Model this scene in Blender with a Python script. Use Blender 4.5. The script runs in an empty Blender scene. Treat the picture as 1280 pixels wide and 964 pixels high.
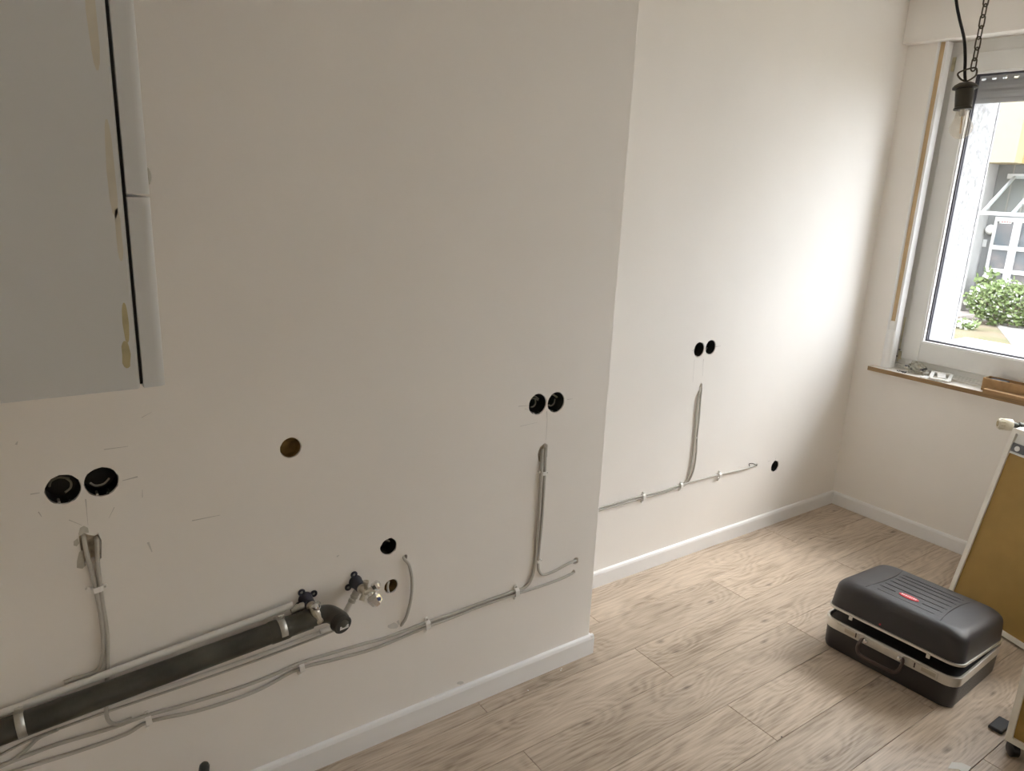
import bpy, bmesh, math, random
from mathutils import Vector, Matrix
random.seed(7)
sc = bpy.context.scene
COL = sc.collection

# ------------------------------------------------------------------ camera
FPX, YAW, PIT, ROL = 922.715, math.radians(54.2942), math.radians(-15.1604), math.radians(2.5692)
CAM = Vector((0.0, 0.0, 1.617))
fw = Vector((math.cos(YAW)*math.cos(PIT), math.sin(YAW)*math.cos(PIT), math.sin(PIT)))
rt = fw.cross(Vector((0, 0, 1))).normalized(); up = rt.cross(fw)
RT = rt*math.cos(ROL) + up*math.sin(ROL); UP = -rt*math.sin(ROL) + up*math.cos(ROL)
cd = bpy.data.cameras.new('camera'); cam = bpy.data.objects.new('camera', cd); COL.objects.link(cam)
cd.sensor_width = 36.0; cd.lens = FPX/1280*36.0; cd.clip_start = 0.02; cd.clip_end = 200
cam.matrix_world = Matrix(((RT.x, UP.x, -fw.x, CAM.x), (RT.y, UP.y, -fw.y, CAM.y), (RT.z, UP.z, -fw.z, CAM.z), (0, 0, 0, 1)))
sc.camera = cam

# ------------------------------------------------------------------ world, sun, exposure
w = bpy.data.worlds.new('sky'); sc.world = w; w.use_nodes = True
bg = w.node_tree.nodes['Background']; bg.inputs[0].default_value = (0.90, 0.95, 1.0, 1); bg.inputs[1].default_value = 3.2
sd = bpy.data.lights.new('sun_offscreen', 'SUN'); sun = bpy.data.objects.new('sun_offscreen', sd); COL.objects.link(sun)
sd.energy = 1.6; sd.angle = math.radians(26); sd.color = (1.0, 0.97, 0.92)
sun.location = (30, -12, 40)
sun.rotation_euler = Vector((0.65, -0.25, 0.72)).to_track_quat('Z', 'Y').to_euler()
sc.view_settings.view_transform = 'Standard'; sc.view_settings.look = 'None'
sc.view_settings.gamma = 1.0; sc.view_settings.use_curve_mapping = False
sc.view_settings.exposure = 1.6
sc.cycles.max_bounces = 16; sc.cycles.diffuse_bounces = 10; sc.cycles.transparent_max_bounces = 16
sc.cycles.sample_clamp_indirect = 8.0
sc.cycles.use_denoising = True

# ------------------------------------------------------------------ pixel helpers (1280x964): a pixel is a ray, the plane it meets gives the distance
def ray(x, y):
    return fw + RT*((x-640)/FPX) - UP*((y-482)/FPX)
def onp(x, y, ax, val):
    d = ray(x, y); return CAM + d*((val-CAM[ax])/d[ax])
W1, W2, WX = 1.706, 2.042, 3.679           # main wall y, recessed wall y, window wall x
def w1(x, y, off=0.0): return onp(x, y, 1, W1-off)
def w2(x, y, off=0.0): return onp(x, y, 1, W2-off)
def fl(x, y, z=0.0): return onp(x, y, 2, z)

# ------------------------------------------------------------------ materials
MATS = {}
def mat(name, col, rough=0.6, metal=0.0, var=0.0, vscale=8.0, bump=0.0, bscale=60.0, spec=0.5, stretch=None, col2=None, coat=0.0):
    if name in MATS: return MATS[name]
    m = bpy.data.materials.new(name); m.use_nodes = True; nt = m.node_tree; b = nt.nodes['Principled BSDF']
    b.inputs['Base Color'].default_value = (*col, 1); b.inputs['Roughness'].default_value = rough
    b.inputs['Metallic'].default_value = metal; b.inputs['Specular IOR Level'].default_value = spec
    b.inputs['Coat Weight'].default_value = coat
    tc = nt.nodes.new('ShaderNodeTexCoord'); mp = nt.nodes.new('ShaderNodeMapping')
    nt.links.new(tc.outputs['Object'], mp.inputs[0])
    if stretch: mp.inputs['Scale'].default_value = stretch
    if var or col2:
        n = nt.nodes.new('ShaderNodeTexNoise'); n.inputs['Scale'].default_value = vscale; n.inputs['Detail'].default_value = 5
        nt.links.new(mp.outputs[0], n.inputs['Vector'])
        r = nt.nodes.new('ShaderNodeValToRGB'); nt.links.new(n.outputs['Fac'], r.inputs[0])
        c2 = col2 or tuple(max(0, c*(1-var)) for c in col); c1 = col if col2 else tuple(min(1, c*(1+var*0.5)) for c in col)
        r.color_ramp.elements[0].position = 0.3; r.color_ramp.elements[1].position = 0.7
        r.color_ramp.elements[0].color = (*c2, 1); r.color_ramp.elements[1].color = (*c1, 1)
        nt.links.new(r.outputs[0], b.inputs['Base Color'])
    if bump:
        n2 = nt.nodes.new('ShaderNodeTexNoise'); n2.inputs['Scale'].default_value = bscale; n2.inputs['Detail'].default_value = 4
        nt.links.new(mp.outputs[0], n2.inputs['Vector'])
        bp = nt.nodes.new('ShaderNodeBump'); bp.inputs['Strength'].default_value = bump; bp.inputs['Distance'].default_value = 0.004
        nt.links.new(n2.outputs['Fac'], bp.inputs['Height']); nt.links.new(bp.outputs[0], b.inputs['Normal'])
    MATS[name] = m; return m

def glass_mat(name, tint=(1, 1, 1), refl=0.06):
    m = bpy.data.materials.new(name); m.use_nodes = True; nt = m.node_tree; nt.nodes.clear()
    o = nt.nodes.new('ShaderNodeOutputMaterial'); t = nt.nodes.new('ShaderNodeBsdfTransparent'); g = nt.nodes.new('ShaderNodeBsdfGlossy')
    t.inputs[0].default_value = (*tint, 1); g.inputs['Roughness'].default_value = 0.02
    lw = nt.nodes.new('ShaderNodeLayerWeight'); lw.inputs[0].default_value = 0.5     # Schlick reflectance, the same from both faces
    pw = nt.nodes.new('ShaderNodeMath'); pw.operation = 'POWER'; pw.inputs[1].default_value = 5.0; nt.links.new(lw.outputs['Facing'], pw.inputs[0])
    f = nt.nodes.new('ShaderNodeMath'); f.operation = 'MULTIPLY_ADD'; f.inputs[1].default_value = 0.9; f.inputs[2].default_value = refl*0.6; nt.links.new(pw.outputs[0], f.inputs[0])
    mx = nt.nodes.new('ShaderNodeMixShader'); nt.links.new(f.outputs[0], mx.inputs[0])
    nt.links.new(t.outputs[0], mx.inputs[1]); nt.links.new(g.outputs[0], mx.inputs[2]); nt.links.new(mx.outputs[0], o.inputs[0])
    MATS[name] = m; return m

def plank_mat():
    m = bpy.data.materials.new('oak_laminate'); m.use_nodes = True; nt = m.node_tree; N = nt.nodes; L = nt.links
    b = N['Principled BSDF']; b.inputs['Roughness'].default_value = 0.42; b.inputs['Specular IOR Level'].default_value = 0.45
    tc = N.new('ShaderNodeTexCoord'); oi = N.new('ShaderNodeObjectInfo')
    mul = N.new('ShaderNodeMath'); mul.operation = 'MULTIPLY'; mul.inputs[1].default_value = 37.0; L.new(oi.outputs['Random'], mul.inputs[0])
    cb = N.new('ShaderNodeCombineXYZ'); L.new(mul.outputs[0], cb.inputs[0]); L.new(mul.outputs[0], cb.inputs[1])
    add = N.new('ShaderNodeVectorMath'); add.operation = 'ADD'; L.new(tc.outputs['Object'], add.inputs[0]); L.new(cb.outputs[0], add.inputs[1])
    def mapped(scale):
        mp = N.new('ShaderNodeMapping'); mp.inputs['Scale'].default_value = scale; L.new(add.outputs[0], mp.inputs[0]); return mp.outputs[0]
    # knots pull the grain around them
    kn = N.new('ShaderNodeTexVoronoi'); kn.voronoi_dimensions = '2D'; kn.inputs['Scale'].default_value = 1.0; L.new(mapped((2.3, 5.6, 0.001)), kn.inputs['Vector'])
    kr = N.new('ShaderNodeMapRange'); kr.interpolation_type = 'SMOOTHSTEP'; L.new(kn.outputs['Distance'], kr.inputs[0])
    kr.inputs[1].default_value = 0.0; kr.inputs[2].default_value = 0.42; kr.inputs[3].default_value = 1; kr.inputs[4].default_value = 0
    low = N.new('ShaderNodeTexNoise'); low.inputs['Scale'].default_value = 1; low.inputs['Detail'].default_value = 2; L.new(mapped((1.6, 7, 1)), low.inputs['Vector'])
    # rings
    sx = N.new('ShaderNodeSeparateXYZ'); L.new(add.outputs[0], sx.inputs[0])
    a1 = N.new('ShaderNodeMath'); a1.operation = 'MULTIPLY'; a1.inputs[1].default_value = 16; L.new(sx.outputs[1], a1.inputs[0])
    a2 = N.new('ShaderNodeMath'); a2.operation = 'MULTIPLY_ADD'; a2.inputs[1].default_value = 5.5; L.new(low.outputs['Fac'], a2.inputs[0]); L.new(a1.outputs[0], a2.inputs[2])
    a3 = N.new('ShaderNodeMath'); a3.operation = 'MULTIPLY_ADD'; a3.inputs[1].default_value = 1.6; L.new(kr.outputs[0], a3.inputs[0]); L.new(a2.outputs[0], a3.inputs[2])
    a4 = N.new('ShaderNodeMath'); a4.operation = 'MULTIPLY'; a4.inputs[1].default_value = 11; L.new(a3.outputs[0], a4.inputs[0])
    sn = N.new('ShaderNodeMath'); sn.operation = 'SINE'; L.new(a4.outputs[0], sn.inputs[0])
    fine = N.new('ShaderNodeTexNoise'); fine.inputs['Scale'].default_value = 1; fine.inputs['Detail'].default_value = 6; fine.inputs['Roughness'].default_value = 0.65
    L.new(mapped((7, 150, 1)), fine.inputs['Vector'])
    patch = N.new('ShaderNodeTexNoise'); patch.inputs['Scale'].default_value = 1; patch.inputs['Detail'].default_value = 3; L.new(mapped((2.2, 8, 1)), patch.inputs['Vector'])
    s1 = N.new('ShaderNodeMath'); s1.operation = 'MULTIPLY_ADD'; s1.inputs[1].default_value = 0.05; L.new(sn.outputs[0], s1.inputs[0]); s1.inputs[2].default_value = -0.15
    s2 = N.new('ShaderNodeMath'); s2.operation = 'MULTIPLY_ADD'; s2.inputs[1].default_value = 0.85; L.new(fine.outputs['Fac'], s2.inputs[0]); L.new(s1.outputs[0], s2.inputs[2])
    s3 = N.new('ShaderNodeMath'); s3.operation = 'MULTIPLY_ADD'; s3.inputs[1].default_value = 0.55; L.new(patch.outputs['Fac'], s3.inputs[0]); L.new(s2.outputs[0], s3.inputs[2])
    rp = N.new('ShaderNodeValToRGB'); L.new(s3.outputs[0], rp.inputs[0]); E = rp.color_ramp.elements
    E[0].position = 0.33; E[0].color = (0.27, 0.205, 0.145, 1); E[1].position = 0.75; E[1].color = (0.60, 0.495, 0.39, 1)
    e = E.new(0.52); e.color = (0.46, 0.37, 0.283, 1)
    # knot cores, only in some cells
    kc = N.new('ShaderNodeMapRange'); kw = N.new('ShaderNodeMath'); kw.operation = 'MULTIPLY_ADD'; kw.inputs[1].default_value = 0.16; L.new(fine.outputs['Fac'], kw.inputs[0])
    ks = N.new('ShaderNodeMath'); ks.operation = 'SUBTRACT'; ks.inputs[1].default_value = 0.07; L.new(kn.outputs['Distance'], ks.inputs[0]); L.new(ks.outputs[0], kw.inputs[2]); L.new(kw.outputs[0], kc.inputs[0]); kc.inputs[1].default_value = 0.01; kc.inputs[2].default_value = 0.075
    kc.inputs[3].default_value = 1; kc.inputs[4].default_value = 0
    se = N.new('ShaderNodeSeparateColor'); L.new(kn.outputs['Color'], se.inputs[0])
    gt = N.new('ShaderNodeMath'); gt.operation = 'GREATER_THAN'; gt.inputs[1].default_value = 0.5; L.new(se.outputs[0], gt.inputs[0])
    km = N.new('ShaderNodeMath'); km.operation = 'MULTIPLY'; L.new(kc.outputs[0], km.inputs[0]); L.new(gt.outputs[0], km.inputs[1])
    km2 = N.new('ShaderNodeMath'); km2.operation = 'MULTIPLY'; L.new(km.outputs[0], km2.inputs[0]); km2.inputs[1].default_value = 0.75
    mx = N.new('ShaderNodeMix'); mx.data_type = 'RGBA'; L.new(km2.outputs[0], mx.inputs[0]); L.new(rp.outputs[0], mx.inputs[6]); mx.inputs[7].default_value = (0.13, 0.095, 0.07, 1)
    hs = N.new('ShaderNodeHueSaturation'); L.new(mx.outputs[2], hs.inputs['Color']); hs.inputs['Saturation'].default_value = 0.95
    mr = N.new('ShaderNodeMapRange'); L.new(oi.outputs['Random'], mr.inputs[0]); mr.inputs[3].default_value = 0.93; mr.inputs[4].default_value = 1.07
    L.new(mr.outputs[0], hs.inputs['Value']); L.new(hs.outputs[0], b.inputs['Base Color'])
    bp = N.new('ShaderNodeBump'); bp.inputs['Strength'].default_value = 0.08; bp.inputs['Distance'].default_value = 0.002
    L.new(fine.outputs['Fac'], bp.inputs['Height']); L.new(bp.outputs[0], b.inputs['Normal'])
    return m

M_wall = mat('wall_paint', (0.885, 0.855, 0.815), 0.75, var=0.03, vscale=2.2, bump=0.05, bscale=90)
M_ceil = mat('ceiling_paint', (0.90, 0.89, 0.87), 0.85, bump=0.1, bscale=120)
M_base = mat('baseboard_white', (0.84, 0.84, 0.84), 0.35, var=0.02)
M_trim = mat('window_plastic', (0.80, 0.80, 0.78), 0.38, var=0.02)
M_yel = mat('aged_plastic', (0.74, 0.68, 0.50), 0.5, var=0.25, vscale=30)
M_gask = mat('gasket_rubber', (0.06, 0.06, 0.075), 0.6)
M_belt = mat('shutter_belt', (0.56, 0.41, 0.24), 0.9, var=0.15, vscale=120, stretch=(1, 1, 0.1))
M_cable = mat('cable_grey', (0.50, 0.48, 0.44), 0.5, var=0.06, vscale=12)
M_clip = mat('clip_white', (0.86, 0.85, 0.82), 0.4)
M_black = mat('black_plastic', (0.02, 0.02, 0.022), 0.45)
M_dark = mat('socket_box_black', (0.018, 0.018, 0.017), 0.6)
M_plas = mat('bare_plaster', (0.55, 0.48, 0.38), 0.95, var=0.35, vscale=60, bump=0.6, bscale=120)
M_brown = mat('hole_brown', (0.30, 0.20, 0.075), 0.9, var=0.45, vscale=50, bump=0.5)
M_drain = mat('drain_pipe_grey', (0.085, 0.083, 0.066), 0.36, var=0.35, vscale=11, col2=(0.028, 0.027, 0.023))
M_cap = mat('drain_cap_black', (0.02, 0.02, 0.018), 0.5)
M_pex = mat('white_water_pipe', (0.74, 0.73, 0.70), 0.4, var=0.04)
M_galv = mat('galvanised_steel', (0.55, 0.54, 0.50), 0.38, 0.9, var=0.15, vscale=60)
M_chrome = mat('chrome', (0.82, 0.82, 0.82), 0.12, 1.0)
M_brass = mat('nickel_brass', (0.62, 0.58, 0.50), 0.3, 1.0)
M_braket = mat('bracket_indigo', (0.024, 0.024, 0.04), 0.45)
M_paper = mat('paper_white', (0.82, 0.82, 0.80), 0.8)
M_ink = mat('ink_dark', (0.08, 0.08, 0.09), 0.7)
M_metalcab = mat('cabinet_enamel', (0.70, 0.72, 0.73), 0.32, var=0.02, vscale=3)
M_stain = mat('grease_stain', (0.56, 0.50, 0.30), 0.5, var=0.25, vscale=40)
M_alu = mat('aluminium_rim', (0.68, 0.665, 0.62), 0.34, 0.85, var=0.08, vscale=30)
M_case = mat('case_shell', (0.030, 0.027, 0.028), 0.38, var=0.1, bump=0.25, bscale=700)
M_handle = mat('handle_brown', (0.055, 0.035, 0.03), 0.4)
M_red = mat('badge_red', (0.62, 0.03, 0.045), 0.35)
M_hdf = mat('hardboard_brown', (0.36, 0.225, 0.058), 0.62, var=0.10, vscale=9, bump=0.08, bscale=200)
M_melam = mat('melamine_white', (0.80, 0.78, 0.72), 0.45, var=0.02)
M_card = mat('cardboard', (0.40, 0.25, 0.12), 0.85, var=0.1, vscale=40)
M_woodedge = mat('sill_wood_edge', (0.32, 0.20, 0.09), 0.6, var=0.3, vscale=9, stretch=(4, 1.2, 30))
M_silltop = mat('sill_top_white', (0.86, 0.83, 0.77), 0.4, var=0.03)
M_shut = mat('shutter_grey', (0.36, 0.36, 0.37), 0.5)
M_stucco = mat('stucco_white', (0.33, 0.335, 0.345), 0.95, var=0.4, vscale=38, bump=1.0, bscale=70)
M_lampblk = mat('lamp_socket_black', (0.055, 0.052, 0.042), 0.5)
M_chain = mat('chain_bronze', (0.10, 0.085, 0.06), 0.4, 0.7)
M_pencil = mat('pencil_mark', (0.55, 0.53, 0.51), 0.9)
M_scuff = mat('scuff', (0.66, 0.645, 0.62), 0.9, var=0.05, vscale=90)
G_win = glass_mat('window_glass')
G_bulb = glass_mat('bulb_glass', (0.97, 0.95, 0.92), 0.12)
_nt = G_bulb.node_tree; _o = _nt.nodes['Material Output']; _src = _o.inputs[0].links[0].from_socket
_d = _nt.nodes.new('ShaderNodeBsdfTranslucent'); _d.inputs[0].default_value = (0.9, 0.87, 0.8, 1); _m = _nt.nodes.new('ShaderNodeMixShader'); _m.inputs[0].default_value = 0.13
_nt.links.new(_src, _m.inputs[1]); _nt.links.new(_d.outputs[0], _m.inputs[2]); _nt.links.new(_m.outputs[0], _o.inputs[0])
G_can = glass_mat('canopy_glass', (0.93, 0.95, 0.95))
M_oak = plank_mat()

# ------------------------------------------------------------------ mesh helpers
class MB:
    def __init__(s): s.v = []; s.f = []; s.m = []
    def add(s, vs, fs, mi=0):
        o = len(s.v); s.v += [tuple(v) for v in vs]; s.f += [tuple(i+o for i in f) for f in fs]; s.m += [mi]*len(fs); return s
    def box(s, a, b, mi=0):
        x0, y0, z0 = (min(a[i], b[i]) for i in range(3)); x1, y1, z1 = (max(a[i], b[i]) for i in range(3))
        return s.add([(x0,y0,z0),(x1,y0,z0),(x1,y1,z0),(x0,y1,z0),(x0,y0,z1),(x1,y0,z1),(x1,y1,z1),(x0,y1,z1)],
                     [(0,3,2,1),(4,5,6,7),(0,1,5,4),(1,2,6,5),(2,3,7,6),(3,0,4,7)], mi)
    def hexa(s, bot, top, mi=0):   # four points below, four above, same winding (ccw seen from above)
        return s.add(list(bot)+list(top), [(0,3,2,1),(4,5,6,7),(0,1,5,4),(1,2,6,5),(2,3,7,6),(3,0,4,7)], mi)
    def rings(s, rs, closed=True, cap0=True, cap1=True, mi=0):
        n = len(rs[0]); o = []; [o.extend(r) for r in rs]; fs = []
        for i in range(len(rs)-1):
            for j in range(n):
                k = (j+1) % n
                fs.append((i*n+j, i*n+k, (i+1)*n+k, (i+1)*n+j))
        if cap0: fs.append(tuple(range(n-1, -1, -1)))
        if cap1: fs.append(tuple(range((len(rs)-1)*n, len(rs)*n)))
        return s.add(o, fs, mi)
    def tube(s, pts, r, n=8, mi=0, caps=True):
        pts = [Vector(p) for p in pts]; rr = r if isinstance(r, (list, tuple)) else [r]*len(pts)
        t0 = (pts[1]-pts[0]).normalized(); a = t0.orthogonal().normalized(); rs = []
        for i, p in enumerate(pts):
            t = (pts[min(i+1, len(pts)-1)]-pts[max(i-1, 0)]).normalized()
            a = (a - t*a.dot(t)).normalized(); b = t.cross(a)
            rs.append([p + (a*math.cos(2*math.pi*k/n)+b*math.sin(2*math.pi*k/n))*rr[i] for k in range(n)])
        return s.rings(rs, cap0=caps, cap1=caps, mi=mi)
    def loop(s, pts, r, n=6, mi=0):      # closed tube
        pts = [Vector(p) for p in pts]; N = len(pts); c = sum(pts, Vector())/N
        nrm = (pts[0]-c).cross(pts[N//4]-c).normalized(); rs = []
        for i, p in enumerate(pts):
            t = (pts[(i+1) % N]-pts[i-1]).normalized(); b = t.cross(nrm).normalized()
            rs.append([p + (nrm*math.cos(2*math.pi*k/n)+b*math.sin(2*math.pi*k/n))*r for k in range(n)])
        return s.rings(rs+[rs[0]], cap0=False, cap1=False, mi=mi)
    def cyl(s, p, q, r, n=16, mi=0, r2=None): return s.tube([p, q], [r, r if r2 is None else r2], n, mi)
    def lathe(s, p, axis, prof, n=20, mi=0):     # prof: (distance along axis, radius)
        p = Vector(p); ax = Vector(axis).normalized(); a = ax.orthogonal().normalized(); b = ax.cross(a)
        rs = [[p+ax*h+(a*math.cos(2*math.pi*k/n)+b*math.sin(2*math.pi*k/n))*max(r, 1e-4) for k in range(n)] for h, r in prof]
        return s.rings(rs, mi=mi)
    def build(s, name, mats, parent=None, smooth=False, bevel=0.0, seg=2, loc=None):
        me = bpy.data.meshes.new(name); me.from_pydata(s.v, [], s.f)
        ms = mats if isinstance(mats, (list, tuple)) else [mats]
        for m in ms: me.materials.append(m)
        me.polygons.foreach_set('material_index', s.m)
        bm = bmesh.new(); bm.from_mesh(me); bmesh.ops.recalc_face_normals(bm, faces=bm.faces)
        if bevel: bmesh.ops.bevel(bm, geom=list(bm.edges), offset=bevel, segments=seg, affect='EDGES', profile=0.5)
        bm.to_mesh(me); bm.free()
        if smooth:
            me.polygons.foreach_set('use_smooth', [True]*len(me.polygons))
            me.set_sharp_from_angle(angle=math.radians(38))
        o = bpy.data.objects.new(name, me); COL.objects.link(o)
        if parent: o.parent = parent; o.matrix_parent_inverse = parent.matrix_world.inverted() if False else Matrix.Translation(-Vector(parent.location)) if parent.rotation_euler.z == 0 else Matrix()
        if loc is not None: o.location = loc
        return o
def tag(o, label=None, cat=None, group=None, kind=None):
    if label: o['label'] = label
    if cat: o['category'] = cat
    if group: o['group'] = group
    if kind: o['kind'] = kind
    return o
def empty(name, loc, label=None, cat=None, group=None, kind=None, rz=0):
    o = bpy.data.objects.new(name, None); COL.objects.link(o); o.location = loc; o.rotation_euler.z = rz
    o.empty_display_size = 0.05
    return tag(o, label, cat, group, kind)
def struct(o): o['kind'] = 'structure'; return o
def spline(pts, k=8):
    P = [Vector(p) for p in pts]; out = []
    for i in range(len(P)-1):
        a, b, c, d = P[max(i-1, 0)], P[i], P[i+1], P[min(i+2, len(P)-1)]
        for j in range(k):
            t = j/k; out.append(0.5*((2*b)+(c-a)*t+(2*a-5*b+4*c-d)*t*t+(3*b-a-3*c+d)*t**3))
    out.append(P[-1]); return out
def rrect(hx, hy, r, z, n=6, cx=0, cy=0):
    o = []
    for sx, sy, a0 in ((1,1,0),(-1,1,90),(-1,-1,180),(1,-1,270)):
        for k in range(n+1):
            a = math.radians(a0+90*k/n); o.append(Vector((cx+sx*(hx-r)+r*math.cos(a), cy+sy*(hy-r)+r*math.sin(a), z)))
    return o
def boolean_cut(o, cutter_mb):
    c = cutter_mb.build('cutter', M_wall)
    md = o.modifiers.new('cut', 'BOOLEAN'); md.object = c; md.solver = 'EXACT'; md.operation = 'DIFFERENCE'
    bpy.context.view_layer.update()
    dg = bpy.context.evaluated_depsgraph_get()
    me = bpy.data.meshes.new_from_object(o.evaluated_get(dg)); o.modifiers.clear(); old = o.data; o.data = me
    bpy.data.meshes.remove(old); cm = c.data; bpy.data.objects.remove(c); bpy.data.meshes.remove(cm)

XL, YB, ZC = -0.26, -0.95, 2.52     # left wall x, back wall y, ceiling z

# ------------------------------------------------------------------ floor
fo = struct(MB().box((XL-.1, YB-.1, -.06), (WX+.1, W2+.1, -.008)).build('floor', mat('floor_underlay', (0.10, 0.08, 0.06), 0.9)))
PW, PL, GAP = 0.1934, 1.285, 0.0007
cache = {}
def plank(x0, x1, y0, y1):
    lx, ly = round(x1-x0, 4), round(y1-y0, 4)
    if (lx, ly) not in cache:
        o = MB().box((-lx/2, -ly/2, -.008), (lx/2, ly/2, 0)).build('plank', M_oak, bevel=0.0009, seg=1); cache[(lx, ly)] = o.data
    else:
        o = bpy.data.objects.new('plank', cache[(lx, ly)]); COL.objects.link(o)
    o.location = ((x0+x1)/2, (y0+y1)/2, 0); o.parent = fo
for k in range(-13, 4):
    y0, y1 = 1.440+k*PW, 1.440+(k+1)*PW
    y0c, y1c = max(y0, YB), min(y1, W2)
    off = (1.78 if k % 2 == 0 else 1.135) + {-2: 0.045, -3: -0.02, -4: 0.09, -5: -0.12, -6: .2}.get(k, 0.0)
    for j in range(-3, 4):
        a, b = off+j*PL, off+(j+1)*PL
        a, b = max(a, XL), min(b, WX)
        if b-a > 0.03 and y1c-y0c > 0.01: plank(a+GAP, b-GAP, y0c+GAP, y1c-GAP)

# ------------------------------------------------------------------ walls
def disc_cut(mb, c, r, depth, jag=0.0, n=26, sq=1.0):
    rs = []
    js = [1+random.uniform(-jag, jag) for _ in range(n)]
    for y in (c.y-.02, c.y+depth):
        rs.append([Vector((c.x+r*js[k]*math.cos(2*math.pi*k/n), y, c.z+r*sq*js[k]*math.sin(2*math.pi*k/n))) for k in range(n)])
    mb.rings(rs)
def poly_cut(mb, pts, depth):
    mb.rings([[Vector((p.x, p.y-.02, p.z)) for p in pts], [Vector((p.x, p.y+depth, p.z)) for p in pts]])

wl = struct(MB().box((XL-.1, W1, -.05), (1.616, W2+.15, ZC+.05)).build('wall_left', M_wall, bevel=.0035, seg=2))
S_L = [w1(79, 612), w1(127, 602.5)]; S_R = [w1(672.2, 505.5), w1(695.3, 503)]
H_bn, H_dk, H_b2 = w1(363.5, 560), w1(486, 683.5), w1(489, 733)
cut = MB()
for c in S_L: disc_cut(cut, c, 0.0335, .055, .03)
for c in S_R: disc_cut(cut, c, 0.0335, .055, .025)
disc_cut(cut, H_bn, .0265, .07, .02); disc_cut(cut, H_dk, .0255, .07, .05); disc_cut(cut, H_b2, .0215, .05, .03)
disc_cut(cut, w1(719.5, 701.5), .0125, .05, .1, 14); disc_cut(cut, w1(716.5, 715.5), .0085, .05, .1, 12)
disc_cut(cut, w1(506, 697), .0085, .05, .1, 12); disc_cut(cut, w1(575, 853.5), .0035, .03, 0, 10)
poly_cut(cut, [w1(*p) for p in ((98, 672), (103, 665), (108, 668), (118, 670), (123, 667), (127, 676), (127, 698), (122, 700), (111, 703), (106, 708), (103, 697))], .022)
poly_cut(cut, [w1(*p) for p in ((672, 568), (675, 559), (681, 554), (684.5, 556), (684, 571), (680, 580), (673.5, 577))], .02)
boolean_cut(wl, cut)

wr = struct(MB().box((1.60, W2, -.05), (WX+.5, W2+.25, ZC+.05)).build('wall_recess', M_wall))
S_2 = [w2(874, 437), w2(888.3, 434.3)]; S_3 = w2(968.5, 583)
cut = MB()
for c in S_2: disc_cut(cut, c, 0.0325, .055, .03)
disc_cut(cut, S_3, .030, .055, .05); disc_cut(cut, w2(945.5, 581.5), .0075, .05, .15, 12)
poly_cut(cut, [w2(*p) for p in ((873.6, 497), (874.2, 483), (876, 479), (878, 480), (877.5, 492), (876.5, 498))], .02)
boolean_cut(wr, cut)

# window wall: opening y OY0..OY1, z OZ0..OZ1
OY0, OY1, OZ0, OZ1, XO = -0.42, 1.895, 0.789, 2.34, 4.17
ww = MB().box((WX, OY1, -.05), (XO, W2+.25, ZC+.05)).box((WX, YB-.1, -.05), (XO, OY0, ZC+.05))
ww.box((WX, OY0, -.05), (XO, OY1, OZ0)).box((WX, OY0, OZ1), (XO, OY1, ZC+.05))
struct(ww.build('wall_window', [M_wall]))
struct(MB().box((XL-.1, YB-.15, -.05), (WX+.1, YB, ZC+.05)).build('wall_right', M_wall))
struct(MB().box((XL-.15, YB-.1, -.05), (XL, W1+.1, ZC+.05)).build('wall_back', M_wall))
d2 = empty('door_2', (XL, -.25, 0), kind='structure')
MB().box((XL+.001, -.68, 0.001), (XL+.022, .18, 2.01)).build('door_leaf', M_base, d2, bevel=.002)
for a, b in (((-.76, 0), (-.68, 2.09)), ((.18, 0), (.26, 2.09)), ((-.68, 2.01), (.18, 2.09))): MB().box((XL+.001, a[0], a[1]+.001), (XL+.018, b[0], b[1])).build('door_casing', M_base, d2, bevel=.002)
MB().tube(spline([Vector((XL+.022, .10, 1.05)), Vector((XL+.07, .10, 1.05)), Vector((XL+.075, .06, 1.05)), Vector((XL+.075, -.02, 1.05))], 5), .009, 10).build('door_handle', M_galv, d2, smooth=True)
struct(MB().box((XL-.1, YB-.1, ZC), (XO, W2+.2, ZC+.1)).build('ceiling', M_ceil))
struct(MB().box((3.627, YB, 2.333), (WX+.01, W2, ZC)).build('trim_1', M_wall, bevel=.003))   # shutter box front

# baseboards (profile with a small bevel at the top)
def skirting(name, p0, p1, nrm, h=.075, t=.014, ext=0):
    p0, p1, nrm = Vector(p0), Vector(p1), Vector(nrm)
    prof = [(0, 0), (t, 0), (t, h-.012), (t*.75, h-.003), (t*.45, h), (0, h)]
    rs = [[p + nrm*a + Vector((0, 0, b)) for a, b in prof] for p in (p0, p1)]
    return struct(MB().rings(rs).build(name, M_base))
skirting('baseboard_left', (XL, W1, 0), (1.616+.014, W1, 0), (0, -1, 0))
skirting('baseboard_step', (1.616, W1-.013, 0), (1.616, W2, 0), (1, 0, 0), t=.013, h=.0745)
skirting('baseboard_recess', (1.63, W2, 0), (WX, W2, 0), (0, -1, 0), h=.071)
skirting('baseboard_window', (WX, YB, 0), (WX, W2-.0135, 0), (-1, 0, 0), h=.071)
skirting('baseboard_right', (XL, YB, 0), (WX, YB, 0), (0, 1, 0))

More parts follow.
